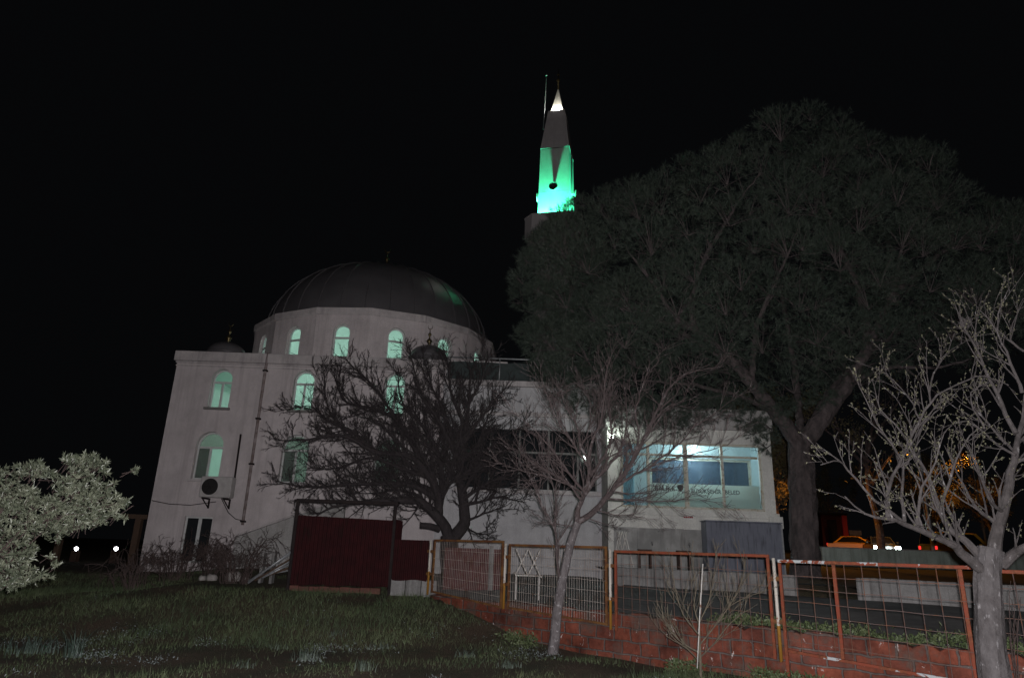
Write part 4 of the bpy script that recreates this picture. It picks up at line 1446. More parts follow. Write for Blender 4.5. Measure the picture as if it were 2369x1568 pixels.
# dark pruned tree in front of the mosque
f1 = lambda x, y: (631 + x * .295, 799 + y * .295)
TY = 17.6
tg_ = thing('bare_tree', 'dark spreading bare tree with a forked trunk in front of the mosque', 'tree', (P(1042, 1245, TY).x, TY, .85))
T1 = Tree(3, [(.40, 1.05), (.2, .5), (.08, .22)], [8.5, 9.5, 9.0], (25, 60), (.24, .2, .15), .20, .0062, 3, .12)
base = P(1046, 1345, TY); base.z = .8
fork = P(*f1(1390, 1500), TY)
T1.limb([base, fork + Vector((0, 0, -.25)), fork], .27, .22, spawn=False, wob=.05)
LM = [
    ([(1390, 1510), (1330, 1390), (1240, 1290), (1130, 1215), (980, 1215), (700, 1225), (480, 1265), (330, 1345)], 0, -1.2, .15, .012),
    ([(1300, 1370), (1290, 1150), (1180, 960), (1080, 870), (1000, 850), (800, 830), (640, 740), (480, 700), (280, 735), (80, 745)], 0, -.8, .12, .010),
    ([(1000, 850), (800, 820), (620, 670), (430, 590), (300, 480), (140, 500)], -.35, .3, .06, .008),
    ([(620, 670), (500, 600), (420, 430), (405, 210)], -.1, .1, .035, .006),
    ([(1180, 960), (1090, 760), (950, 570), (770, 490), (560, 430), (475, 200)], 0, .9, .085, .008),
    ([(1090, 760), (920, 500), (780, 310), (680, 220), (575, 110)], .3, 1.0, .06, .007),
    ([(1420, 1500), (1505, 1390), (1500, 1270), (1470, 1000), (1500, 750), (1540, 450), (1550, 160)], 0, .3, .17, .010),
    ([(1480, 950), (1320, 620), (1160, 360), (1090, 100), (1070, 20)], 0, -.6, .075, .007),
    ([(1470, 1000), (1400, 700), (1300, 420), (1200, 250), (1160, 130)], 0, .7, .07, .007),
    ([(1500, 760), (1640, 560), (1740, 420), (1830, 330)], 0, -.9, .06, .007),
    ([(1490, 1050), (1650, 860), (1800, 720), (1950, 640)], 0, .9, .07, .008),
    ([(1500, 1200), (1680, 1080), (1850, 1010), (2010, 960)], 0, -.9, .06, .008),
    ([(1500, 600), (1400, 380), (1380, 180), (1350, 60)], 0, .9, .05, .006),
    ([(1540, 450), (1640, 260), (1680, 110), (1690, 20)], .1, -.3, .04, .006),
    ([(1290, 1200), (1100, 1100), (800, 1080), (480, 1100), (240, 1105), (30, 1060)], 0, -.9, .085, .008),
    ([(1250, 1040), (1000, 960), (760, 880), (520, 960), (280, 960)], 0, -.5, .06, .007),
    ([(1300, 1280), (1330, 1100), (1300, 850), (1180, 640), (1010, 430), (980, 200)], 0, .5, .1, .008),
    ([(1340, 1150), (1420, 900), (1480, 650), (1450, 400)], 0, -1.0, .07, .007),
    ([(1530, 1370), (1620, 1330), (1710, 1300), (1790, 1265)], 0, -.4, .035, .006),
    ([(1520, 1420), (1600, 1470), (1690, 1480)], 0, .4, .025, .006),
    ([(1500, 1250), (1640, 1220), (1780, 1190), (1990, 1230)], 0, .2, .045, .006),
    ([(1150, 1230), (1100, 1330), (1010, 1420)], 0, -.3, .03, .006),
    ([(1180, 1000), (1040, 900), (930, 700), (820, 600), (700, 560)], .1, -1.2, .06, .007),
    ([(1480, 1100), (1380, 960), (1260, 820), (1150, 760), (1030, 690)], 0, -1.3, .06, .007),
    ([(1290, 1150), (1150, 1090), (1000, 1060), (860, 990), (700, 1000)], 0, 1.0, .06, .007),
    ([(1500, 900), (1600, 780), (1690, 560), (1760, 480)], 0, .8, .05, .007),
    ([(1490, 1150), (1590, 980), (1700, 860), (1880, 830)], 0, -1.2, .06, .007),
    ([(1300, 1250), (1400, 1080), (1560, 1000), (1720, 960)], 0, -1.3, .05, .007),
    ([(1480, 1050), (1420, 800), (1330, 660), (1260, 480)], 0, 1.2, .05, .007),
    ([(1250, 1280), (1130, 1170), (960, 1130), (800, 1160), (640, 1150)], 0, 1.1, .05, .007),
    ([(1330, 1180), (1220, 950), (1160, 820), (1120, 620), (1040, 500)], 0, -1.4, .05, .007),
]
for pts, d0, d1, r0, r1 in LM:
    T1.limb(px_limb(f1, pts, TY + d0, TY + d1), r0, r1, wob=.03 if r0 > .08 else 0, kink=.012)
T1.limb([P(*f1(1310, 1440), TY), P(*f1(1230, 1415), TY - .1), P(*f1(1155, 1410), TY - .15)], .085, .075, spawn=False, wob=.04)
T1.mb.build('trunk', mat['bark_dark'], tg_)

# leaning bare tree with the fine spreading crown
f2 = lambda x, y: (1177.8 + x * .2682, 841.3 + y * .2682)
CY = 12.4
b0 = P(1280, 1506, CY)
tg_ = thing('bare_tree', 'leaning grey bare tree with a fan of fine twigs in front of the fence', 'tree', (b0.x, CY, h_field(b0.x, CY)))
T2 = Tree(5, [(.35, .85), (.18, .42), (.08, .18)], [7.2, 7.5, 6.0], (22, 50), (.16, .14, .1), .13, .0044, 3, .12)
zb = h_field(b0.x, CY) - .1
T2t = Tree(6, [], [], (0, 1), (0,), 0, .01, 0)
T2t.limb([Vector((b0.x - .02, CY, zb)), P(1284, 1470, CY), P(1291, 1400, CY), P(1304, 1330, CY), P(1318, 1265, CY), P(1336, 1209, CY)], .098, .066, spawn=False, wob=.04)
LM2 = [
    ([(590, 1370), (740, 1270), (830, 1170), (920, 1050), (1060, 840), (1200, 560), (1290, 380), (1400, 190), (1560, 75), (1850, 20)], 0, .9, .075, .006),
    ([(890, 1090), (1040, 980), (1200, 890), (1430, 720), (1620, 530), (1760, 440), (1880, 340)], .15, -.7, .04, .005),
    ([(1200, 890), (1480, 800), (1650, 760), (1890, 700)], .0, -.9, .025, .005),
    ([(590, 1370), (600, 1250), (650, 1120), (690, 980), (690, 860), (620, 720), (580, 520), (500, 380), (430, 210)], 0, .3, .07, .005),
    ([(650, 1130), (740, 1000), (840, 900), (960, 740), (1010, 500), (1000, 200)], 0, .5, .05, .005),
    ([(690, 900), (560, 700), (440, 530), (350, 320), (275, 130)], .1, -.5, .035, .005),
    ([(690, 860), (700, 700), (800, 460), (830, 120), (880, -60)], .1, -.3, .035, .005),
    ([(650, 1100), (540, 980), (430, 830), (280, 640), (120, 480), (0, 400)], 0, -.5, .035, .005),
    ([(630, 1180), (500, 1020), (300, 910), (120, 790), (-20, 720)], 0, .6, .035, .005),
    ([(640, 1150), (560, 1060), (340, 980), (150, 930), (-60, 880)], 0, -.8, .03, .004),
    ([(840, 1160), (1040, 1170), (1300, 1190), (1560, 1170), (1850, 1195)], .05, -.9, .025, .004),
    ([(890, 1100), (1100, 1120), (1350, 1080), (1560, 1120)], .1, .6, .02, .004),
    ([(760, 1260), (900, 1310), (1030, 1300), (1140, 1330)], 0, -.5, .018, .004),
    ([(700, 1340), (840, 1380), (930, 1400)], 0, .3, .014, .004),
    ([(700, 970), (830, 780), (880, 560), (860, 360), (900, 150)], 0, .9, .04, .005),
    ([(1060, 840), (1120, 620), (1090, 420), (1150, 200), (1210, 0)], .4, -.3, .03, .005),
    ([(920, 1050), (1010, 830), (980, 660)], .2, -.5, .025, .004),
    ([(560, 1400), (430, 1390), (280, 1360)], 0, -.4, .014, .003),
    ([(1200, 560), (1330, 400), (1540, 290)], .5, .2, .02, .004),
    ([(620, 720), (700, 520), (690, 300), (620, 160)], .2, .6, .025, .004),
    ([(560, 700), (420, 430), (380, 330), (440, 240), (560, 160), (690, 300)], 0, .4, .02, .004),
]
for pts, d0, d1, r0, r1 in LM2:
    T2.limb(px_limb(f2, pts, CY + d0, CY + d1), r0 * .78, r1 * .9, kink=.014, wob=.03 if r0 > .06 else 0)
for pts, r0 in (([(1297, 1348), (1288, 1290), (1285, 1230), (1256, 1170), (1228, 1110), (1200, 1060)], .026), ([(1284, 1235), (1286, 1160), (1272, 1100), (1240, 1040)], .018)):
    T2.limb([P(x, y, CY - .05 * i) for i, (x, y) in enumerate(pts)], r0, .004)
T2t.mb.build('trunk', M('pale_grey_bark', (.165, .15, .152), (.085, .074, .076), 12, rough=.9, bmp=.6, bscale=40, bdist=.012, c3=(.30, .285, .29), s3=15, lo3=.58, hi3=.66, stretch=(1, 1, .5)), tg_)
T2.mb.build('branches', mat['bark_mid'], tg_)

# budding tree at the right edge
f3 = lambda x, y: (1808.8 + x * .383, 967.5 + y * .383)
f4 = lambda x, y: (1892.9 + x * .279, 656.2 + y * .279)
RY = 7.6
rb = P(2300, 1568, RY)
tg_ = thing('budding_tree', 'tree with pale lichened trunk and budding twigs at the right edge', 'tree', (rb.x, RY, 0))
T3 = Tree(9, [(.25, .65), (.12, .34), (.02, .055)], [6.0, 7.0, 14.0], (25, 58), (.26, .2, .1), .14, .0030, 3, .12)
fk = P(2290, 1270, RY)
T3t = Tree(10, [], [], (0, 1), (0,), 0, .01, 0)
T3t.limb([Vector((rb.x - .03, RY, -.15)), Vector((rb.x, RY, .25)), P(2293, 1500, RY), P(2287, 1400, RY), P(2285, 1320, RY), fk], .165, .125, spawn=False, wob=.05)
LM3 = [
    (f3, [(1230, 930), (1120, 850), (1050, 775), (950, 720), (850, 680), (740, 632), (620, 600), (500, 580), (380, 470)], 0, -.5, .085, .007),
    (f3, [(1220, 860), (1110, 745), (1010, 670), (960, 560), (880, 330), (790, 200), (700, 60)], 0, .5, .07, .007),
    (f3, [(1280, 830), (1310, 650), (1350, 480), (1400, 250), (1430, 120), (1490, -60), (1560, -200)], 0, .1, .10, .012),
    (f3, [(1330, 880), (1420, 800), (1500, 760), (1700, 620)], 0, -.4, .09, .02),
    (f3, [(740, 632), (560, 490), (440, 360), (370, 280), (310, 250), (235, 280)], -.25, -.8, .025, .006),
    (f3, [(640, 600), (640, 450), (700, 290), (790, 150), (850, 40), (960, -60)], -.3, .1, .035, .006),
    (f3, [(740, 625), (720, 470), (740, 310), (830, 120), (860, 0)], -.25, .3, .028, .006),
    (f3, [(820, 650), (850, 420), (930, 260), (980, 90)], -.2, -.5, .03, .006),
    (f3, [(960, 560), (1010, 380), (1080, 180), (1190, 60)], 0, -.5, .028, .006),
    (f3, [(1310, 650), (1200, 560), (1140, 480), (1060, 330), (1000, 180)], 0, .6, .035, .006),
    (f3, [(1330, 560), (1250, 480), (1200, 330), (1100, 130)], 0, -.6, .03, .006),
    (f4, [(690, 1450), (760, 1290), (850, 1130), (930, 980), (1060, 880), (1250, 790), (1380, 770), (1580, 840)], .2, -.2, .025, .006),
    (f4, [(690, 1450), (600, 1330), (520, 1220), (450, 1080), (340, 850)], -.3, -.6, .018, .005),
    (f4, [(750, 1300), (640, 1170), (520, 1040), (450, 800)], .2, .4, .016, .005),
    (f4, [(850, 1130), (740, 930), (620, 800), (470, 700)], .2, .7, .016, .005),
    (f4, [(930, 980), (940, 800), (1070, 560), (1130, 410)], .1, .3, .016, .005),
    (f4, [(1640, 1240), (1560, 1080), (1430, 800), (1340, 600), (1240, 430), (1190, 330), (1175, 190)], 0, .3, .04, .007),
    (f4, [(1690, 900), (1590, 650), (1480, 400), (1340, 220)], 0, -.3, .03, .006),
    (f4, [(1480, 400), (1500, 250), (1570, 60)], -.2, -.4, .016, .005),
    (f4, [(1707, 560), (1600, 480), (1640, 260), (1700, 120)], 0, .2, .02, .005),
    (f4, [(1380, 1200), (1260, 960), (1300, 880), (1400, 820)], 0, -.3, .016, .005),
    (f4, [(1560, 1330), (1400, 1160), (1260, 980), (1200, 860)], 0, .5, .022, .005),
    (f4, [(1640, 1420), (1480, 1330), (1300, 1180), (1140, 1150), (960, 1350)], 0, .6, .022, .005),
    (f4, [(1330, 540), (1300, 380), (1320, 190)], .2, .4, .014, .005),
]
for ff, pts, d0, d1, r0, r1 in LM3:
    T3.limb(px_limb(ff, pts, RY + d0, RY + d1), r0 * .74, max(.004, r1 * .8), kink=.012, wob=.04 if r0 > .06 else 0)
T3t.mb.build('trunk', M('lichened_plum_bark', (.105, .097, .098), (.056, .050, .050), 12, rough=.85, bmp=.8, bscale=36, bdist=.018, stretch=(1, 1, .5), c3=(.24, .23, .235), s3=24, lo3=.60, hi3=.70, stretch3=(1, 1, .4)), tg_)
T3.mb.build('branches', mat['bark_right'], tg_)
tp = [t for t in T3.tips if t[2] >= 3]
C = np.array([tuple(t[0]) for t in tp]); D0 = np.array([tuple(t[1]) for t in tp])
C = np.repeat(C, 3, axis=0); D0 = np.repeat(D0, 3, axis=0)
keep = NR.random(len(C)) < .55
C, D0 = C[keep], D0[keep]
Dv = unit(D0 * .6 + NR.normal(size=C.shape) * .7 + np.array([0, 0, .2]))
V, T = leaves(C, Dv, NR.uniform(.008, .018, len(C)), NR.uniform(.006, .010, len(C)))
np_obj('buds', V, T, mat['bud'], tg_)
nest = MB()
q = P(*f4(1225, 325), RY + .25)
T3.r.seed(2)
for k in range(40):
    d = T3.rv(); e2 = T3.rv()
    nest.tube([q + d * .05 - e2 * .05, q + d * .055, q + d * .05 + e2 * .05], .003, 3)
tag(nest.build('nest', mat['bark_right']), 'small twiggy nest caught high in the budding tree', 'nest')

# bare sapling and stake at the fence
sp = P(1618, 1560, 10.2)
SYp = 10.2
tg_ = thing('sapling', 'thin bare sapling with many upright stems before the red wall', 'sapling', (sp.x, SYp, h_field(sp.x, SYp)))
T4 = Tree(21, [(.25, .6), (.12, .3), (.06, .14)], [9.0, 8.0, 5], (18, 45), (.35, .3, .2), .12, .0040, 2, .12)
zb = h_field(sp.x, SYp) - .05
root = Vector((sp.x + .02, SYp, zb))
T4.limb([root, P(1619, 1500, SYp), P(1617, 1440, SYp)], .022, .016, spawn=False)
for pts, dy in (([(1617, 1440), (1605, 1400), (1612, 1350), (1600, 1305)], .1), ([(1619, 1470), (1580, 1420), (1565, 1370), (1555, 1330)], -.2), ([(1619, 1490), (1660, 1440), (1690, 1400), (1740, 1375), (1770, 1370)], -.1), ([(1617, 1440), (1640, 1390), (1650, 1340), (1655, 1300)], .2), ([(1619, 1510), (1570, 1480), (1540, 1440), (1530, 1400)], .2), ([(1660, 1440), (1700, 1380), (1720, 1330), (1722, 1300)], .1), ([(1619, 1520), (1650, 1490), (1690, 1440), (1730, 1410)], -.3), ([(1618, 1530), (1590, 1500), (1540, 1470)], -.3)):
    T4.limb([P(x, y, SYp + dy * i / len(pts)) for i, (x, y) in enumerate(pts)], .011, .003)
T4.mb.build('stems', M('greenish_twigs', (.14, .12, .085), (.08, .066, .05), 18), tg_)
t = MB(); t.tube([P(1613, 1545, 9.95), P(1619, 1420, 9.97), P(1626, 1304, 10.0)], .0085, 6)
tag(t.build('garden_stake', mat['white_paint'], smooth=True), 'thin white stake standing in the bare sapling', 'stake')
# thin saplings right of the trunk, behind the red fence
q = P(2345, 1568, 8.0)
tg_ = thing('sapling', 'wispy bare sapling right of the lichened trunk', 'sapling', (q.x, 8.0, 0))
T5 = Tree(31, [(.15, .4), (.08, .2)], [4.0, 3.0], (15, 35), (.4, .3), .1, .003, 2)
for x1 in (2335, 2348, 2362):
    T5.limb([Vector((q.x, 8.0, 0)), P((2345 + x1) / 2, 1500, 8.0), P(x1, 1380, 8.0)], .008, .003)
T5.mb.build('trunk', mat['twig'], tg_)

# arching bare shrubs at the foot of the mosque
SH = [(545, 1352, 16.7, 'bare tangled shrub in front of the pole heap', 105, .86), (400, 1352, 17.6, 'bare arching shrub below the tall basement window', 85, .74), (300, 1392, 15.4, 'low dark bare shrub left of the mosque corner', 80, .66), (480, 1335, 18.6, 'bare brown shrub against the mosque wall', 70, .66)]
for si, (px, py, Y, lab, n, sc_) in enumerate(SH):
    q = P(px, py, Y); q.z = h_field(q.x, Y)
    tg_ = thing('bare_shrub', lab, 'shrub', tuple(q), 0, 'bare shrubs at the foot of the mosque')
    T6 = Tree(40 + si, [(.25, .6), (.12, .3)], [4.5, 4], (25, 70), (-.06, -.12), .32, .0045, 2, .25)
    for k in range(n // 3):
        a = rnd.uniform(0, 2 * PI); rad = rnd.uniform(.3, 1.15) * sc_; hh = rnd.uniform(.5, 1.35) * sc_
        d = Vector((math.cos(a), math.sin(a) * .6, 0))
        st_ = q + d * rnd.uniform(0, .35)
        st_.z = h_field(st_.x, st_.y) - .03
        T6.limb([st_, st_ + d * rad * .25 + Vector((0, 0, hh * .7)), st_ + d * rad * .65 + Vector((0, 0, hh)), st_ + d * rad + Vector((0, 0, hh * rnd.uniform(.5, .95)))], rnd.uniform(.007, .013), .003, kink=.035)
    T6.mb.build('stems', mat['twig'], tg_)
# pale stones
for px, py, r in ((492, 1318, .13), (540, 1322, .2), (575, 1300, .09), (470, 1330, .1)):
    q = P(px, py, 17.4)
    t = MB()
    rings = []
    for i in range(1, 6):
        a = -PI / 2 + PI * i / 6
        rings.append([(q.x + r * math.cos(a) * math.cos(b) * (1 + .2 * math.sin(3 * b + px)), q.y + .8 * r * math.cos(a) * math.sin(b), h_field(q.x, q.y) + r * .4 + r * .8 * math.sin(a) * (1 + .15 * math.sin(2 * b))) for b in [2 * PI * j / 10 for j in range(10)]])
    t.loft(rings)
    tag(t.build('stone', mat['stone'], smooth=True), 'pale stone lying under the bare shrubs by the mosque', 'stone', 'stones under the bare shrubs')

# ------------------------------------------------------------------ pine
PY = 16.9
pb = P(1864, 1345, 16.3)
pine = thing('pine_tree', 'huge umbrella pine with a dark rounded crown over the annex', 'pine tree', (pb.x, 16.3, 1.1))
trk = Tree(77, [(.6, 1.5), (.3, .7)], [1.4, 2.4], (30, 65), (.1, .1), .16, .009, 2, .3)
trk.limb([Vector((pb.x + .02, 16.3, .7)), Vector((pb.x, 16.3, 1.0)), P(1861, 1250, 16.35), P(1856, 1120, 16.4), P(1852, 1020, 16.5)], .35, .30, spawn=False, wob=.05)
PL = [
    ([(1855, 1040), (1800, 960), (1740, 890), (1690, 830), (1610, 765), (1560, 730), (1500, 640), (1460, 590)], 0, -2.2, .21, .02),
    ([(1852, 1030), (1900, 970), (1960, 890), (2010, 800), (2060, 690), (2090, 560)], 0, -1.0, .25, .02),
    ([(1690, 830), (1600, 760), (1480, 745), (1380, 760)], -1.0, -2.6, .09, .012),
    ([(1960, 890), (2060, 850), (2160, 850), (2250, 830)], -.2, -2.4, .08, .012),
    ([(1610, 765), (1600, 700), (1630, 600), (1700, 480), (1760, 400)], -1.4, -2.5, .09, .012),
    ([(2010, 800), (1990, 680), (1930, 540), (1890, 400)], -.4, .5, .13, .015),
    ([(1800, 960), (1720, 920), (1600, 890), (1450, 880)], -.4, -1.6, .08, .012),
    ([(2060, 690), (2160, 600), (2250, 540), (2330, 520)], -.6, .5, .10, .012),
    ([(1740, 890), (1750, 760), (1800, 640), (1850, 520)], -.6, -2.8, .09, .012),
    ([(1852, 1020), (1840, 860), (1800, 640), (1760, 450)], .1, 2.8, .11, .012),
    ([(1860, 1010), (1960, 860), (2150, 720), (2280, 640)], .1, 2.8, .11, .012),
    ([(1850, 1010), (1700, 850), (1450, 700), (1300, 640)], .1, 2.4, .11, .012),
]
for pts, d0, d1, r0, r1 in PL:
    trk.limb([P(x, y, 16.4 + d0 + (d1 - d0) * i / (len(pts) - 1)) for i, (x, y) in enumerate(pts)], r0, r1, wob=.04, kink=.02)
trk.mb.build('trunk', mat['bark_pine'], pine)
SIL = [(1196, 700), (1192, 640), (1205, 560), (1240, 525), (1300, 470), (1380, 425), (1470, 385), (1570, 345), (1660, 300), (1720, 285), (1760, 245), (1830, 222), (1900, 218), (1960, 245), (2000, 285), (2080, 305), (2150, 305), (2200, 335), (2225, 410), (2300, 440), (2340, 455), (2400, 440), (2520, 470), (2600, 600), (2560, 760), (2450, 830), (2330, 850), (2200, 900), (2100, 880), (2010, 930), (1950, 935), (1900, 960), (1830, 965), (1790, 1010), (1760, 1000), (1700, 960), (1640, 962), (1560, 985), (1480, 972), (1420, 965), (1360, 970), (1290, 945), (1230, 880), (1200, 800)]
SILN = np.array(SIL, float)


def inside(p):
    x, y = p[:, 0], p[:, 1]
    c = np.zeros(len(p), bool)
    a = SILN; b = np.roll(SILN, -1, 0)
    for (x1, y1), (x2, y2) in zip(a, b):
        cond = ((y1 > y) != (y2 > y)) & (x < (x2 - x1) * (y - y1) / (y2 - y1 + 1e-9) + x1)
        c ^= cond
    return c


def edge_dist(p):
    a = SILN; b = np.roll(SILN, -1, 0)
    best = np.full(len(p), 1e9)
    for s_, e_ in zip(a, b):
        d = e_ - s_
        t = np.clip(((p - s_) @ d) / (d @ d), 0, 1)
        best = np.minimum(best, np.linalg.norm(p - (s_ + t[:, None] * d), axis=1))
    return best


def scr2w(px, Y):
    dx = (px[:, 0] - 1184.5) / F_PX; dy = (784 - px[:, 1]) / F_PX
    d = np.array(FW)[None] + dx[:, None] * np.array(RT)[None] + dy[:, None] * np.array(UP)[None]
    t = Y / d[:, 1]
    r = d * t[:, None]
    r[:, 2] += CAMZ
    return r


# branch clumps all through the crown volume, needle tufts on each clump's outer shell
cand = np.stack([NR.uniform(1190, 2600, 2600), NR.uniform(215, 1015, 2600)], 1)
cand = cand[inside(cand)]
ed_ = edge_dist(cand)
kp = (ed_ > 34) | ((cand[:, 1] > 840) & (cand[:, 0] < 1850) & (ed_ > 14))
cand, ed_ = cand[kp], ed_[kp]
th = np.sqrt(1 - (1 - np.clip(ed_ / 260, 0, 1)) ** 2)
side = NR.random(len(cand))
Yc = PY + np.where(side < .62, -1, 1) * 3.6 * th * np.sqrt(NR.uniform(.45, 1, len(cand)))
# keep the crown behind the leaning tree low down
Yc = np.where(cand[:, 1] > 800, np.maximum(Yc, 14.2), Yc)
CC = scr2w(cand, Yc)
sel = []
for i in range(len(CC)):
    if all(np.sum((CC[i] - CC[j]) ** 2) > .74 ** 2 for j in sel[-400:]): sel.append(i)
    if len(sel) >= 480: break
CC = CC[sel]; EDc = ed_[sel]
extra = [(1300, 502, 15.2), (1282, 528, 15), (1328, 484, 15.4), (1248, 562, 15), (1222, 600, 15.2), (1350, 470, 15.6), (1210, 650, 15.2), (1265, 545, 15.6), (1315, 520, 14.8), (1450, 962, 15.2), (1495, 976, 15.6), (1540, 984, 16), (1580, 985, 16.4), (1610, 968, 16.2), (1475, 940, 15), (1645, 955, 16.5), (1550, 955, 15.8), (1425, 940, 15), (1750, 995, 16.4), (1772, 1028, 16.3), (1735, 970, 16.2), (1700, 950, 16.2), (1440, 992, 15.6), (1520, 950, 15.4), (1600, 940, 16), (1660, 930, 16), (1785, 985, 16.1), (1500, 925, 14.8), (1560, 925, 15), (1400, 960, 14.8), (1690, 925, 16)]
for k in range(60):
    a_, b_ = rnd.uniform(1205, 1420), rnd.uniform(560, 940)
    if bool(inside(np.array([[a_, b_]]))[0]): extra.append((a_, b_, rnd.uniform(14.6, 18)))
CC = np.concatenate([CC, np.array([tuple(P(a_, b_, c_)) for a_, b_, c_ in extra])]); EDc = np.concatenate([EDc, np.full(len(extra), 36.)])
CR = np.clip(EDc / F_PX * 16 * .95, .30, .80) * NR.uniform(.85, 1.15, len(CC))
TC, TD = [], []
ctr = np.array(P(1880, 760, PY))
tw = MB()
for c, r in zip(CC, CR):
    nt2 = int(84 * (r / .6) ** 2) + (34 if r < .42 else 0)
    out = unit((c - ctr)[None])[0]
    d = unit(NR.normal(size=(nt2, 3)) + out * .55 + np.array([0, 0, .45]))
    rr = r * NR.uniform(.45, 1.05, (nt2, 1)) ** .8 * np.array([1, 1, .8])
    TC.append(c + d * rr); TD.append(unit(d + np.array([0, 0, .35]) + NR.normal(size=d.shape) * .25))
    for k in range(0, nt2, 13):
        e_ = c + d[k] * rr[k]
        mdl = c + d[k] * rr[k] * .5 - np.array([0, 0, .04])
        tw.tube([tuple(c - np.array([0, 0, r * .25])), tuple(mdl), tuple(e_)], [.009, .006, .003], 3, cap=False)
TC, TD = np.concatenate(TC), np.concatenate(TD)
# no foliage inside the leaning tree or the annex
ok = ~((TC[:, 2] < 5.75) & (TC[:, 1] > 18.2) & (TC[:, 0] < 7.4))
TC, TD = TC[ok], TD[ok]
tw.build('twigs', mat['bark_pine'], pine)
nn_ = 17
C = np.repeat(TC, nn_, 0); D0 = np.repeat(TD, nn_, 0)
Dn = unit(D0 * .75 + NR.normal(size=C.shape) * .55)
C = C + D0 * NR.uniform(-.06, .04, (len(C), 1))
V, T = needles(C, Dn, NR.uniform(.08, .16, len(C)), NR.uniform(.0045, .0075, len(C)))
np_obj('crown', V, T, mat['pine'], pine)
md_ = MB()
md_.lathe(pb.x - .05, 16.2, [(1.5, .72), (1.2, .95), (.9, 1.14), (.55, 1.24), (.1, 1.26)], 24)
tag(md_.build('ground', mat['soil'], smooth=True), kind='structure')
print('pine tufts', len(TC), 'needles', len(C))

def pn2(x, y, seed):
    r = np.random.default_rng(seed)
    v = np.zeros_like(x)
    for k in range(10):
        a = r.uniform(0, 2 * PI); f_ = r.uniform(.6, 3.0)
        v += np.sin((x * math.cos(a) + y * math.sin(a)) * f_ + r.uniform(0, 6.28)) / math.sqrt(f_)
    return v / 3


# ------------------------------------------------------------------ leafy bush at the left
bq = P(-120, 1400, 8.2)
bush = thing('evergreen_bush', 'grey green leathery leaved bush reaching in from the left edge', 'bush', (-6.1, 8.2, -.05))
BSIL = [(-260, 1040), (-100, 1070), (0, 1085), (60, 1072), (120, 1060), (200, 1052), (270, 1060), (308, 1075), (318, 1092), (292, 1118), (240, 1130), (300, 1150), (302, 1168), (270, 1180), (295, 1200), (260, 1215), (190, 1225), (140, 1240), (128, 1262), (112, 1285), (150, 1308), (118, 1338), (70, 1345), (20, 1365), (-60, 1390), (-260, 1400)]
SILN = np.array(BSIL, float)
cand = np.stack([NR.uniform(-260, 320, 6000), NR.uniform(1040, 1400, 6000)], 1)
cand = cand[inside(cand)]
cand = cand[pn2(cand[:, 0] / 30, cand[:, 1] / 26, 8) > -.62]
ed_ = edge_dist(cand)
th = np.sqrt(1 - (1 - np.clip(ed_ / 110, 0, 1)) ** 2)
Yb = 8.2 + np.where(NR.random(len(cand)) < .65, -1, 1) * .62 * th * np.sqrt(NR.uniform(.3, 1, len(cand)))
BC = scr2w(cand, Yb)[:1700]
# whorls of leaves at twig ends
bctr = np.array(P(-60, 1250, 8.2))
Dt = unit(unit(BC - bctr) + np.array([0, -.25, .35]) + NR.normal(size=BC.shape) * .45)
kk = 10
C = np.repeat(BC, kk, 0); D0 = np.repeat(Dt, kk, 0)
Dl = unit(D0 * .55 + NR.normal(size=C.shape) * .6)
V, T = leaves(C, Dl, NR.uniform(.04, .088, len(C)), NR.uniform(.013, .024, len(C)))
np_obj('foliage', V, T, mat['leaf_bush'], bush)
st = MB()
tr6 = Tree(91, [(.3, .7)], [3], (20, 50), (.2,), .15, .006, 1)
for k in range(26):
    e_ = BC[int(rnd.random() * len(BC))]
    if e_[0] > -5.0 or e_[2] < 1.5: continue
    b_ = Vector((-6.1 + rnd.uniform(-.15, .15), 8.2 + rnd.uniform(-.15, .15), -.1))
    m_ = b_.lerp(Vector(e_), .45) + Vector((-.15, 0, .25))
    tr6.limb([b_, m_, Vector(e_)], .022, .006, spawn=False)
for k in range(0, len(BC), 2):
    st.tube([tuple(BC[k] - Dt[k] * .16 + NR.normal(size=3) * .02), tuple(BC[k])], [.005, .003], 3, cap=False)
tr6.mb.v, tr6.mb.f, tr6.mb.mi = tr6.mb.v, tr6.mb.f, tr6.mb.mi
n_ = len(tr6.mb.v)
tr6.mb.add(st.v, st.f)
tr6.mb.build('branches', mat['twig'], bush)

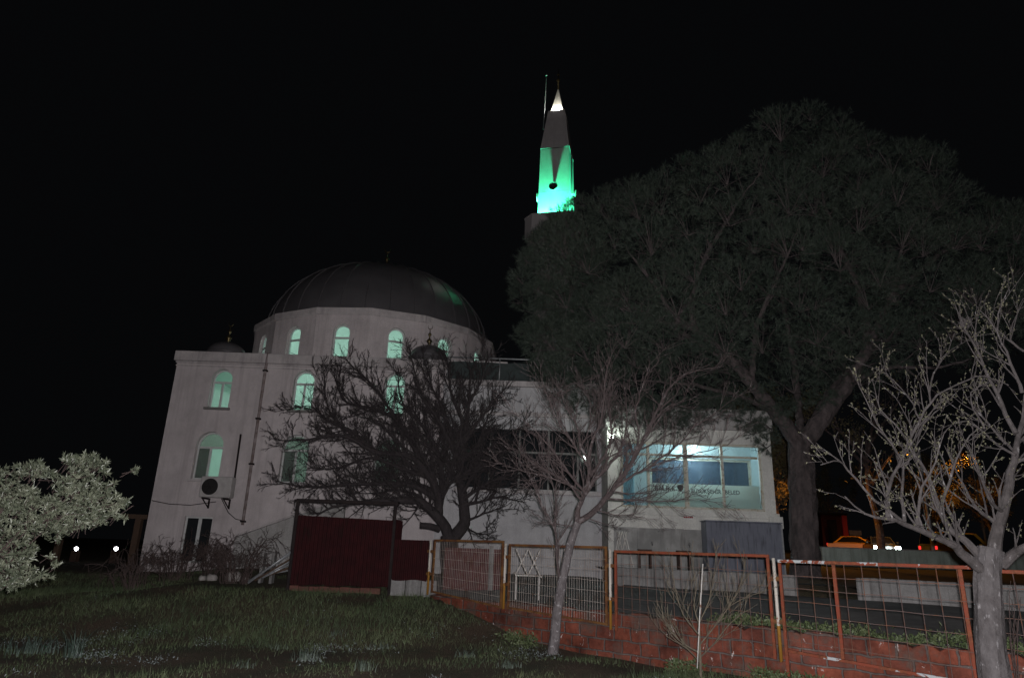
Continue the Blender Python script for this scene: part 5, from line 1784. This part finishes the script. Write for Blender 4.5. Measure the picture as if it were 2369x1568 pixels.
# ------------------------------------------------------------------ iris clumps and ground plants
def clump(px, py, n, hgt, spread, label, mt, Y=None):
    q = None
    for k in range(200):          # where the sight line meets the ground
        Y_ = 5 + k * .06
        w_ = P(px, py, Y_)
        if w_.z <= h_field(w_.x, Y_): q = w_; break
    if q is None: q = P(px, py, 10)
    low_ = 'tuft of thin' in label
    g = thing('grass_tuft' if low_ else 'iris_clump', label, 'plant', (q.x, q.y, h_field(q.x, q.y)), 0, 'pale tufts in the grass' if low_ else 'strap leaved plants in the grass')
    mb = MB()
    for k in range(n):
        a = rnd.uniform(0, 2 * PI); r = rnd.uniform(0, spread)
        b = Vector((q.x + r * math.cos(a), q.y + r * math.sin(a) * .7, 0)); b.z = h_field(b.x, b.y) - .02
        a2 = rnd.uniform(0, 2 * PI); h = hgt * rnd.uniform(.4, 1.15); lean = rnd.uniform(.1, .95) * h
        d = Vector((math.cos(a2), math.sin(a2), 0)); sd = Vector((-d.y, d.x, 0))
        w0 = rnd.uniform(.003, .008)
        vs = []
        for i in range(6):
            t_ = i / 5
            c = b + d * lean * t_ ** 2 + Vector((0, 0, h * (t_ - .28 * t_ ** 3)))
            ww = w0 * (1 - t_) ** .6 + .0008
            vs += [c - sd * ww, c + sd * ww]
        mb.add(vs, [(2 * i, 2 * i + 1, 2 * i + 3, 2 * i + 2) for i in range(5)])
    mb.build('blades', mt, g)


clump(60, 1512, 110, .34, .45, 'wide clump of grey blue strap leaves at the lower left edge', mat['iris'])
clump(165, 1520, 55, .55, .16, 'tall upright tuft of blue green strap leaves beside the wide clump', mat['iris'])

mat['tuft'] = leafmat('pale_tuft_blade', (.045, .062, .045), (.10, .12, .10), 6, .7, .2)
for px_, py_, n__, h__, s__ in ((705, 1528, 90, .22, .22), (640, 1500, 40, .16, .2), (770, 1470, 60, .16, .3), (1075, 1520, 50, .18, .2), (880, 1500, 40, .16, .25), (560, 1545, 36, .14, .25), (1180, 1545, 50, .2, .2), (840, 1550, 50, .2, .22)):
    clump(px_, py_, n__, h__, s__, 'low pale grey green tuft of thin blades in the rough grass', mat['tuft'])

# grass
def in_field(x, y):
    return (y < FA + FB * x - .06) | (x < -1.75)


def hf_np(x, y):
    yy = y - .35 * np.clip(x + 1.7, 0, 12)
    s = lambda a, b, v: (lambda t: t * t * (3 - 2 * t))(np.clip((v - a) / (b - a), 0, 1))
    z = .65 * s(11.6, 15.6, yy) + .3 * s(16, 21, yy)
    z = z - np.where(x < -7, .25 * s(7, 10, -x) * s(11, 15, y), 0)
    lp = .035 * np.sin(x * 1.7 + .6 * y) * np.sin(y * 1.3 - x * .4) + .02 * np.sin(3.1 * x + 1.2) * np.sin(2.7 * y)
    return z + lp * (1 - s(16, 18, y))


def pnoise(x, y, seed):
    r = np.random.default_rng(seed)
    v = np.zeros_like(x)
    for k in range(10):
        a = r.uniform(0, 2 * PI); f_ = r.uniform(.6, 4.5); ph = r.uniform(0, 6.28)
        v += np.sin((x * math.cos(a) + y * math.sin(a)) * f_ + ph) / math.sqrt(f_)
    return v / 3


N = 230000
x = NR.uniform(-13, 7.5, N); y = NR.uniform(6.5, 19.5, N)
d = pnoise(x, y, 5)
brown = np.exp(-(((x + 3.6) / 2.6) ** 2 + ((y - 11.2) / .9) ** 2))
keep = in_field(x, y) & (NR.random(N) < np.clip(.60 + .75 * d - .85 * brown, .05, 1)) & (np.abs(x) < y * .9 + 1)
x, y, d = x[keep], y[keep], d[keep]
z = hf_np(x, y)
C = np.stack([x, y, z - .01], 1)
Dg = unit(np.stack([NR.normal(0, .38, len(x)), NR.normal(0, .38, len(x)), np.ones(len(x))], 1))
V, T = needles(C, Dg, NR.uniform(.025, .095, len(x)) * (1 + .75 * d) * NR.choice([1, 1, 1, 1.8], len(x)), NR.uniform(.004, .008, len(x)))
tag(np_obj('grass', V, T, mat['grass']), 'short rough grass over the dark field', 'grass', kind='stuff')
# pale weeds and small flowers
N = 42000
x = NR.uniform(-8, 5, N); y = NR.uniform(8.2, 14.5, N)
d = pnoise(x * 1.6, y * 1.0, 29)
near = np.clip((13.6 - y) / 3.2, .10, 1)
keep = in_field(x, y) & (d > .30 + .6 * NR.random(N)) & (NR.random(N) < near)
x, y = x[keep], y[keep]
C = np.stack([x, y, hf_np(x, y) + NR.uniform(.02, .10, len(x))], 1)
V, T = leaves(C, unit(NR.normal(size=C.shape) + np.array([0, -.3, .7])), NR.uniform(.015, .045, len(x)), NR.uniform(.006, .016, len(x)))
tag(np_obj('wildflowers', V, T, mat['flower']), 'pale grey blue weeds and tiny white flowers scattered in the grass', 'weeds', kind='stuff')
# leafy weeds along the foot of the wall and on the yard edge behind the fence
N = 5200
s_ = NR.uniform(.2, 6.6, N); off = np.abs(NR.normal(0, .22, N)) + .05
x = s_ - off * .67; y = FA + FB * s_ - off * .74
dd = pnoise(x * 1.5, y * 1.5, 3)
k_ = dd > -.1
C1 = np.stack([x, y, hf_np(x, y) + NR.uniform(0, .16, N)], 1)[k_]
N = 5200
s_ = NR.uniform(2.6, 8.5, N); off = np.abs(NR.normal(.15, .32, N)) + .22
x = s_ + off * .67; y = FA + FB * s_ + off * .74
dd = pnoise(x * 1.7, y * 1.7, 13)
k_ = dd > .0
zy = np.array([z_yard(a_, b_) for a_, b_ in zip(x, y)])
C2 = np.stack([x, y, zy + NR.uniform(0, .16, N) * np.clip(dd + .3, .2, 1)], 1)[k_]
C = np.concatenate([C1, C2])
V, T = leaves(C, unit(NR.normal(size=C.shape) + np.array([0, 0, .8])), NR.uniform(.03, .075, len(C)), NR.uniform(.014, .034, len(C)))
tag(np_obj('undergrowth', V, T, mat['weed']), 'leafy weeds growing along both sides of the red wall', 'weeds', kind='stuff')

# ------------------------------------------------------------------ cars
def car(name, label, loc, rz, paint, van=False, head=None, tail=None, sign=False, group='cars in the car park'):
    g = thing(name, label, 'car', loc, rz, group)
    L, Wd, H = (4.4, 1.8, 1.75) if van else (4.3, 1.74, 1.46)
    # side outline, nose at +x
    if van:
        body = [(-2.2, .35), (-2.2, .95), (2.15, .82), (2.2, .55), (2.15, .35)]
        cab = [(-2.15, .96), (-2.05, H), (.75, H), (1.55, .90)]
    else:
        body = [(-2.15, .35), (-2.15, .9), (-1.5, .96), (.9, .93), (2.0, .78), (2.15, .55), (2.12, .35)]
        cab = [(-1.75, .95), (-1.1, H - .03), (-.6, H), (.15, H - .02), (1.0, .93)]
    t = MB(True)
    def ring(pts, y, k=0): return [(x, y, z) for x, z in pts]
    t.loft([ring(body, -Wd / 2 + .06), ring([(x * 1.0, z) for x, z in body], -Wd / 2), ring(body, Wd / 2), ring(body, Wd / 2 - .06)])
    t.build('body', paint, g, bevel=.04)
    t = MB(True)
    cx = sum(p[0] for p in cab) / len(cab)
    hw = Wd / 2 - .08
    def cring(y, top): return [(x, y * (1 if z < 1.1 else top), z) for x, z in cab]
    t.loft([cring(-hw, .82), cring(hw, .82)])
    t.build('cabin', paint, g, bevel=.04)
    # glazing: side windows, windscreen, rear window
    def shrink(pts, f_):
        mx_ = sum(p[0] for p in pts) / len(pts); mz_ = sum(p[1] for p in pts) / len(pts)
        return [(mx_ + (x - mx_) * f_, mz_ + (z - mz_) * f_) for x, z in pts]
    for sy in (-1, 1):
        t = MB(True)
        pts = shrink(cab, .8)
        vs = []
        for x, z in pts:
            kz = (z - .95) / (H - .95)
            vs.append((x, sy * (hw * (1 - .18 * kz) + .012), z))
        t.add(vs, [tuple(range(len(vs)))])
        t.build('side_window', mat['carwin'], g)
    for (pa, pb_, nm) in ((cab[-1], cab[-2], 'windscreen'), (cab[0], cab[1], 'rear_window')):
        t = MB(True)
        ex = .015 if nm == 'windscreen' else -.015
        q0 = (pa[0] + (pb_[0] - pa[0]) * .12, pa[1] + (pb_[1] - pa[1]) * .12); q1 = (pa[0] + (pb_[0] - pa[0]) * .9, pa[1] + (pb_[1] - pa[1]) * .9)
        t.add([(q0[0] + ex, -hw * .88, q0[1] + .01), (q0[0] + ex, hw * .88, q0[1] + .01), (q1[0] + ex, hw * .74, q1[1] + .01), (q1[0] + ex, -hw * .74, q1[1] + .01)], [(0, 1, 2, 3)])
        t.build(nm, mat['carwin'], g)
    for x in (-1.35, 1.32):
        for sy in (-1, 1):
            t = MB(True)
            y0, y1 = sy * (Wd / 2 - .18), sy * (Wd / 2 + .01)
            n_ = 20
            t.loft([[(x + .31 * math.cos(2 * PI * k / n_), y, .31 + .31 * math.sin(2 * PI * k / n_)) for k in range(n_)] for y in (y0, y1)])
            wh = t.build('wheel', mat['tyre'], g)
            t = MB(True)
            t.loft([[(x + .19 * math.cos(2 * PI * k / n_), y, .31 + .19 * math.sin(2 * PI * k / n_)) for k in range(n_)] for y in (y1 - sy * .02, y1 + sy * .008)])
            t.build('rim', mat['rim'], wh)
    xf = max(p[0] for p in body)
    for sy in (-1, 1):
        t = MB(True); t.box(xf - .12, sy * .66 - .16, .56, xf + .012, sy * .66 + .16, .78, bev=.05)
        t.build('headlight', head or mat['chrome'], g)
        t = MB(True); t.box(-xf - .02, sy * .7 - .1, .72, -xf + .1, sy * .7 + .1, .92, bev=.02)
        t.build('taillight', tail or mat['sign_red'], g)
        t = MB(True); t.box(.55, sy * (Wd / 2 + .1) - .09, .98, .7, sy * (Wd / 2 + .1) + .06, 1.12, bev=.02); t.build('mirror', paint, g)
    t = MB(True); t.box(xf - .02, -.3, .42, xf + .02, .3, .54); t.build('number_plate', mat['sign_white'], g)
    if sign:
        t = MB(True); t.box(-.3, -.22, H + .005, -.08, .22, H + .14, bev=.02); t.build('roof_sign', paint, g)
    return g


def on_road(px, Y):
    q = P(px, 1280, Y)
    return (q.x, Y, z_terr(q.x, Y) + .005)


car('parked_taxi', 'yellow taxi facing right beside the red post', on_road(1987, 54), math.radians(-25), mat['taxi'], tail=mat['taillight'])
hc = on_road(2040, 50)
car('parked_car', 'dark car facing the camera with both headlights glaring', hc, math.radians(-108), mat['carbody'], head=mat['headlight'])
car('parked_taxi', 'yellow taxi van half hidden behind the budding tree', on_road(2222, 44), math.radians(8), mat['taxi'], van=True, tail=mat['taillight'], sign=True)
for px_, lab_ in ((175, 'left one of two small lit lamps far beside the mosque'), (267, 'right one of two small lit lamps far beside the mosque')):
    q = P(px_, 1268, 27)
    g = thing('garden_lamp', lab_, 'lamp', (q.x, 27, h_field(q.x, 27)), 0, 'garden lamps beside the mosque')
    t = MB(); t.box(q.x - .12, 26.93, h_field(q.x, 27) - .1, q.x + .12, 27.17, q.z - .08, bev=.01); t.build('pillar', mat['wood_dark'], g)
    t = MB(); t.lathe(q.x, 27.05, [(.02, q.z - .08), (.06, q.z - .045), (.07, q.z), (.05, q.z + .045), (0, q.z + .06)], 16); t.build('globe', mat['headlight_l'], g, smooth=True)
lamp('headlight_beam', 'SPOT', (hc[0] - .6, hc[1] - 2.4, hc[2] + .7), 300, (.85, 1, .9), .1, spot_size=math.radians(70), spot_blend=.8).rotation_euler = (math.radians(80), 0, math.radians(162 - 180 + 10))

# red post, sign plate and red kiosk
q = P(1957, 1240, 57)
t = MB(); zz_ = z_terr(q.x, 57); t.box(q.x - .22, 56.9, zz_, q.x + .22, 57.1, P(1957, 1192, 57).z, bev=.05)
tag(t.build('banner_post', M('red_banner', (.2, .012, .025), rough=.6)), 'tall red banner post behind the left taxi', 'post')
ks = thing('kiosk', 'dim red kiosk behind the pine trunk', 'kiosk', (P(1925, 1240, 60).x, 60, z_terr(0, 60)))
a, b = P(1898, 1190, 60), P(1946, 1190, 60)
t = MB(); t.box(a.x, 60, z_terr(0, 60), b.x, 62, a.z); t.build('wall', mat['redwall'], ks)
t = MB(); t.box(a.x - .3, 59.5, a.z + .002, b.x + .3, 62.3, a.z + .15); t.build('roof', mat['dark_metal'], ks)
t = MB(); t.box(a.x + .5, 59.96, z_terr(0, 60), a.x + 1.3, 59.997, a.z - .4); t.build('door', mat['dark_metal'], ks)
q = P(1979, 1232, 58)
t = MB(); t.box(q.x - .5, 58, q.z - .2, q.x + .5, 58.05, q.z + .2); t.box(q.x - .04, 58.05, z_terr(0, 58), q.x + .04, 58.1, q.z)
tag(t.build('sign_board', mat['bluegrey']), 'small grey sign board above the left taxi roof', 'sign')

# ------------------------------------------------------------------ trees behind, lit by street lamps
def leafy_tree(name, label, px, Y, hgt, rad, n, seed, trunk_r=.18, low=.3, mt=None):
    q = P(px, 1280, Y)
    zg = z_terr(q.x, Y)
    g = thing(name, label, 'tree', (q.x, Y, zg), 0, 'trees beyond the car park')
    T_ = Tree(seed, [(.8, 1.8), (.4, .9), (.2, .5)], [1.6, 2.4, 3], (25, 60), (.25, .2, .1), .16, .012, 2, .3, (8, 5, 4, 3))
    b = Vector((q.x, Y, zg - .1))
    T_.limb([b, b + Vector((.1, 0, hgt * .25)), b + Vector((-.1, .1, hgt * .55)), b + Vector((0, 0, hgt * .85))], trunk_r, .04, tmin=low)
    for k in range(6):
        a = k * 1.05 + rnd.random()
        T_.limb([b + Vector((0, 0, hgt * (low + .05 * k))), b + Vector((math.cos(a) * rad * .5, math.sin(a) * rad * .5, hgt * (low + .2 + .05 * k))), b + Vector((math.cos(a) * rad * .95, math.sin(a) * rad * .95, hgt * (low + .32 + .06 * k)))], trunk_r * .45, .02)
    T_.mb.build('trunk', mat['bark_mid'], g)
    tips = [t_ for t_ in T_.tips]
    C = np.array([tuple(t_[0]) for t_ in tips])
    C = C[NR.integers(0, len(C), n)] + NR.normal(size=(n, 3)) * .22
    V, T = leaves(C, unit(NR.normal(size=C.shape)), NR.uniform(.1, .2, n), NR.uniform(.05, .1, n))
    np_obj('crown', V, T, mt or mat['leaf_far'], g)
    return q, zg


leafy_tree('street_tree', 'tree with orange lit leaves showing between annex and pine trunk', 1800, 34, 8.5, 2.8, 12000, 101)
leafy_tree('street_tree', 'tree with a slim orange lit trunk behind the bright headlights', 2036, 30.5, 6.5, 2.2, 500, 102, .22, .55)
leafy_tree('street_tree', 'round tree with orange lit crown beyond the taxi van', 2170, 60, 8.5, 3.2, 7000, 103)
leafy_tree('street_tree', 'orange tinged tree near the right edge beyond the cars', 2300, 64, 8.0, 3.0, 6000, 104)
leafy_tree('street_tree', 'dark tree behind the red kiosk', 1930, 72, 9, 3.6, 5000, 105)


def street_lamp(px, py, Y, label, en):
    q = P(px, py, Y)
    zg = z_terr(q.x, Y)
    g = thing('street_lamp', label, 'street lamp', (q.x, Y, zg), 0, 'sodium street lamps')
    t = MB(); t.tube([(q.x, Y, zg), (q.x, Y, q.z), (q.x, Y + .3, q.z + .25), (q.x, Y + 1.0, q.z + .32)], [.08, .055, .05, .045], 10); t.build('pole', mat['galv'], g, smooth=True)
    t = MB(); t.box(q.x - .14, Y + .8, q.z + .28, q.x + .14, Y + 1.5, q.z + .42, bev=.03); t.build('lamp_head', mat['dark_metal'], g)
    t = MB()
    for (a0, b0, a1, b1) in ((-.17, .78, .17, .81), (-.17, 1.5, .17, 1.53), (-.17, .811, -.145, 1.499), (.145, .811, .17, 1.499)): t.box(q.x + a0, Y + b0, q.z + .08, q.x + a1, Y + b1, q.z + .40)
    t.build('shade', mat['dark_metal'], g)  # skirt added around the head to hide the glowing lens from below
    t = MB(); t.box(q.x - .1, Y + .95, q.z + .262, q.x + .1, Y + 1.4, q.z + .276); t.build('lens', emit('sodium_lens', (1, .42, .06), 3), g)
    l = lamp('sodium_light', 'SPOT', (q.x, Y + 1.15, q.z + .07), en, (1, .36, .04), .1, spot_size=math.radians(165), spot_blend=.5)
    return l


street_lamp(1862, 1040, 29.5, 'sodium street lamp hidden behind the pine trunk', 620)
street_lamp(2125, 1085, 46, 'yellowish street lamp over the parked taxis', 1300)
street_lamp(2246, 1050, 57, 'sodium street lamp among the trees beyond the taxi van', 1300)
street_lamp(2125, 1040, 29, 'sodium street lamp near the tree behind the headlights', 90)

# ------------------------------------------------------------------ light: night sky, the camera flash and a weak added fill
wd = bpy.data.worlds.new('World')
sc.world = wd
wd.use_nodes = True
nt = wd.node_tree
bg = nt.nodes['Background']
bg.inputs[0].default_value = (.80, .86, 1.0, 1)
bg.inputs[1].default_value = .0023
lamp('flash', 'POINT', (.07, -.02, 1.67), 4700, (1.0, .965, .985), .03)
fill_sun = lamp('ambient_fill', 'SUN', (0, -10, 30), .006, (1.0, .9, .8))  # weak fill added to lift the shadows, not a real source
fill_sun.data.angle = math.radians(20)
fill_sun.rotation_euler = (math.radians(40), 0, math.radians(-15))

sc.view_settings.view_transform = 'Standard'
sc.view_settings.look = 'None'
sc.view_settings.exposure = 0
sc.view_settings.gamma = 1
